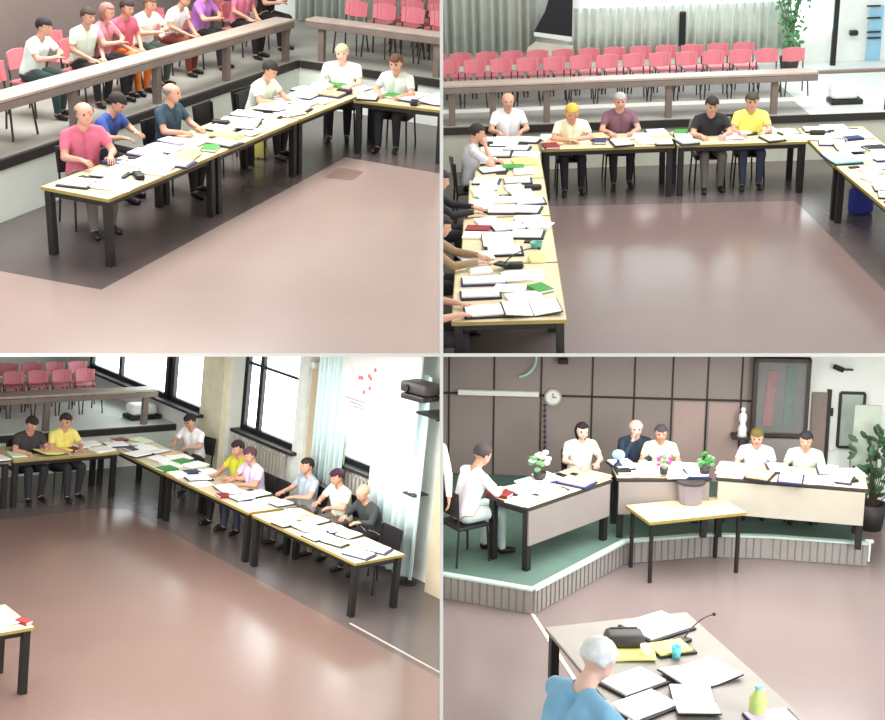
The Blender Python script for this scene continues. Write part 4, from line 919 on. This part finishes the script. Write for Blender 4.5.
scatter(N1, 'foreground desk, lower right view', 10, 44, cols=['paperw', 'paperw', 'papery', 'paperl'])
# ================================================================== light
w = bpy.data.worlds.new('world'); S.world = w; w.use_nodes = True
bg = w.node_tree.nodes['Background']; bg.inputs[0].default_value = (.93, .97, 1, 1); bg.inputs[1].default_value = 1.0
def area(name, loc, size, energy, col=(1, .97, .93), rot=(0, 0, 0)):
    l = bpy.data.lights.new(name, 'AREA'); l.shape = 'RECTANGLE'; l.size, l.size_y = size; l.energy = energy; l.color = col
    o = bpy.data.objects.new(name, l); C.objects.link(o); o.matrix_world = CAMM @ Matrix.Translation(loc) @ Euler(rot).to_matrix().to_4x4(); return o
area('overhead_fill_1', (-4.5, 15, 8), (5, 5), 1150)  # unseen overhead fill lights, added above the frame for the upper views
area('overhead_fill_2', (4.5, 15, 8), (5, 5), 800)
area('overhead_fill_3', (-2.6, 14.5, -.0125), (4, 6), 650)  # fill lights added flush with the divider, out of sight behind its edge
area('overhead_fill_4', (3.1, 13.2, -.0125), (4.4, 4.4), 430)
area('side_fill_1', (-5.6, 7.2, 2.2), (2, 2), 260, rot=(PI/2+.0, 0, -.35))  # fill lights added beside the frame to brighten upright surfaces
area('side_fill_2', (5.6, 7.2, 2.2), (2, 2), 160, rot=(PI/2, 0, .35))
area('side_fill_3', (-5.6, 7.2, -1.4), (2, 2), 420, rot=(PI/2, 0, -.6))
area('side_fill_4', (5.4, 7.2, -1.2), (2, 2), 260, rot=(PI/2, 0, .1))
# ================================================================== trim every room to its own cell of the partition
bpy.context.view_layer.update()
INV = CAMM.inverted()
for o in [o for o in bpy.data.objects if o.type == 'MESH' and o.name in ROOM]:
    k = ROOM[o.name]; M = INV @ o.matrix_world; me = o.data; n = len(me.vertices)
    if not n: continue
    co = np.empty(n*3, 'f'); me.vertices.foreach_get('co', co); co = co.reshape(-1, 3); Mn = np.array(M); vc = co@Mn[:3, :3].T+Mn[:3, 3]
    sx = -1 if k in (1, 3) else 1; sz = 1 if k in (1, 2) else -1
    sd = [(vc[:, 0]*sx-EPS, Vector((sx, 0, 0))), (vc[:, 2]*sz-EPS, Vector((0, 0, sz)))]
    if any((v < 0).all() for v, _ in sd): bpy.data.objects.remove(o); continue
    cut = [nv for v, nv in sd if (v < 0).any()]
    if not cut: continue
    me = me.copy(); o.data = me; bm = bmesh.new(); bm.from_mesh(me); Mi = M.inverted(); R3 = M.to_3x3()
    for nv in cut:
        pc = Mi @ (nv*EPS); no = (R3.transposed() @ nv).normalized()
        bmesh.ops.bisect_plane(bm, geom=bm.verts[:]+bm.edges[:]+bm.faces[:], plane_co=pc, plane_no=no, clear_inner=True, dist=1e-5)
    if not bm.faces: bm.free(); bpy.data.objects.remove(o); continue
    bm.to_mesh(me); bm.free()
# things wholly outside the picture need not exist; empties left without parts go too
TAN = (885/2/F, 720/2/F)
def seen(o):
    if o.type != 'MESH': return False
    M = INV @ o.matrix_world; vs = [M @ Vector(c) for c in o.bound_box]
    ok = [v for v in vs if v.y > .1]
    if not ok: return False
    xs = [v.x/v.y for v in ok]; zs = [v.z/v.y for v in ok]
    return max(xs) > -TAN[0] and min(xs) < TAN[0] and max(zs) > -TAN[1] and min(zs) < TAN[1]
def tree(o):
    r = [o]
    for c in o.children: r += tree(c)
    return r
bpy.context.view_layer.update()
for o in [o for o in bpy.data.objects if o.parent is None and o.name in ROOM]:
    t = tree(o)
    if o.get('kind') == 'structure' and o.type == 'MESH': continue
    if not any(seen(x) for x in t):
        for x in t[::-1]: bpy.data.objects.remove(x)
ORD = 'first second third fourth fifth sixth seventh eighth ninth tenth eleventh twelfth thirteenth fourteenth fifteenth sixteenth'.split()
rows = {}
for o in bpy.data.objects:
    if o.parent is None and str(o.get('group', '')).startswith('pink seats'): rows.setdefault(o['group'], []).append(o)
for g, os_ in rows.items():
    os_.sort(key=lambda o: (INV @ o.matrix_world.translation).x/(INV @ o.matrix_world.translation).y)
    for i, o in enumerate(os_): p = o['label'].split(', '); o['label'] = ', '.join(p[:-1]+[ORD[i]+' from the left', p[-1]])
# labels shared by things that nothing tells apart become a group
by = {}
for o in bpy.data.objects:
    if o.parent is None and o.get('label'): by.setdefault(o['label'], []).append(o)
for lab, os_ in by.items():
    if len(os_) > 1:
        for o in os_:
            if not o.get('group'): o['group'] = lab.split(',')[0]+' of the '+lab.split(', ')[-2]+', '+lab.split(', ')[-1] if lab.count(', ') > 1 else lab
vs = S.view_settings; vs.view_transform = 'Standard'; vs.look = 'None'; vs.exposure = 0.0; vs.gamma = 1
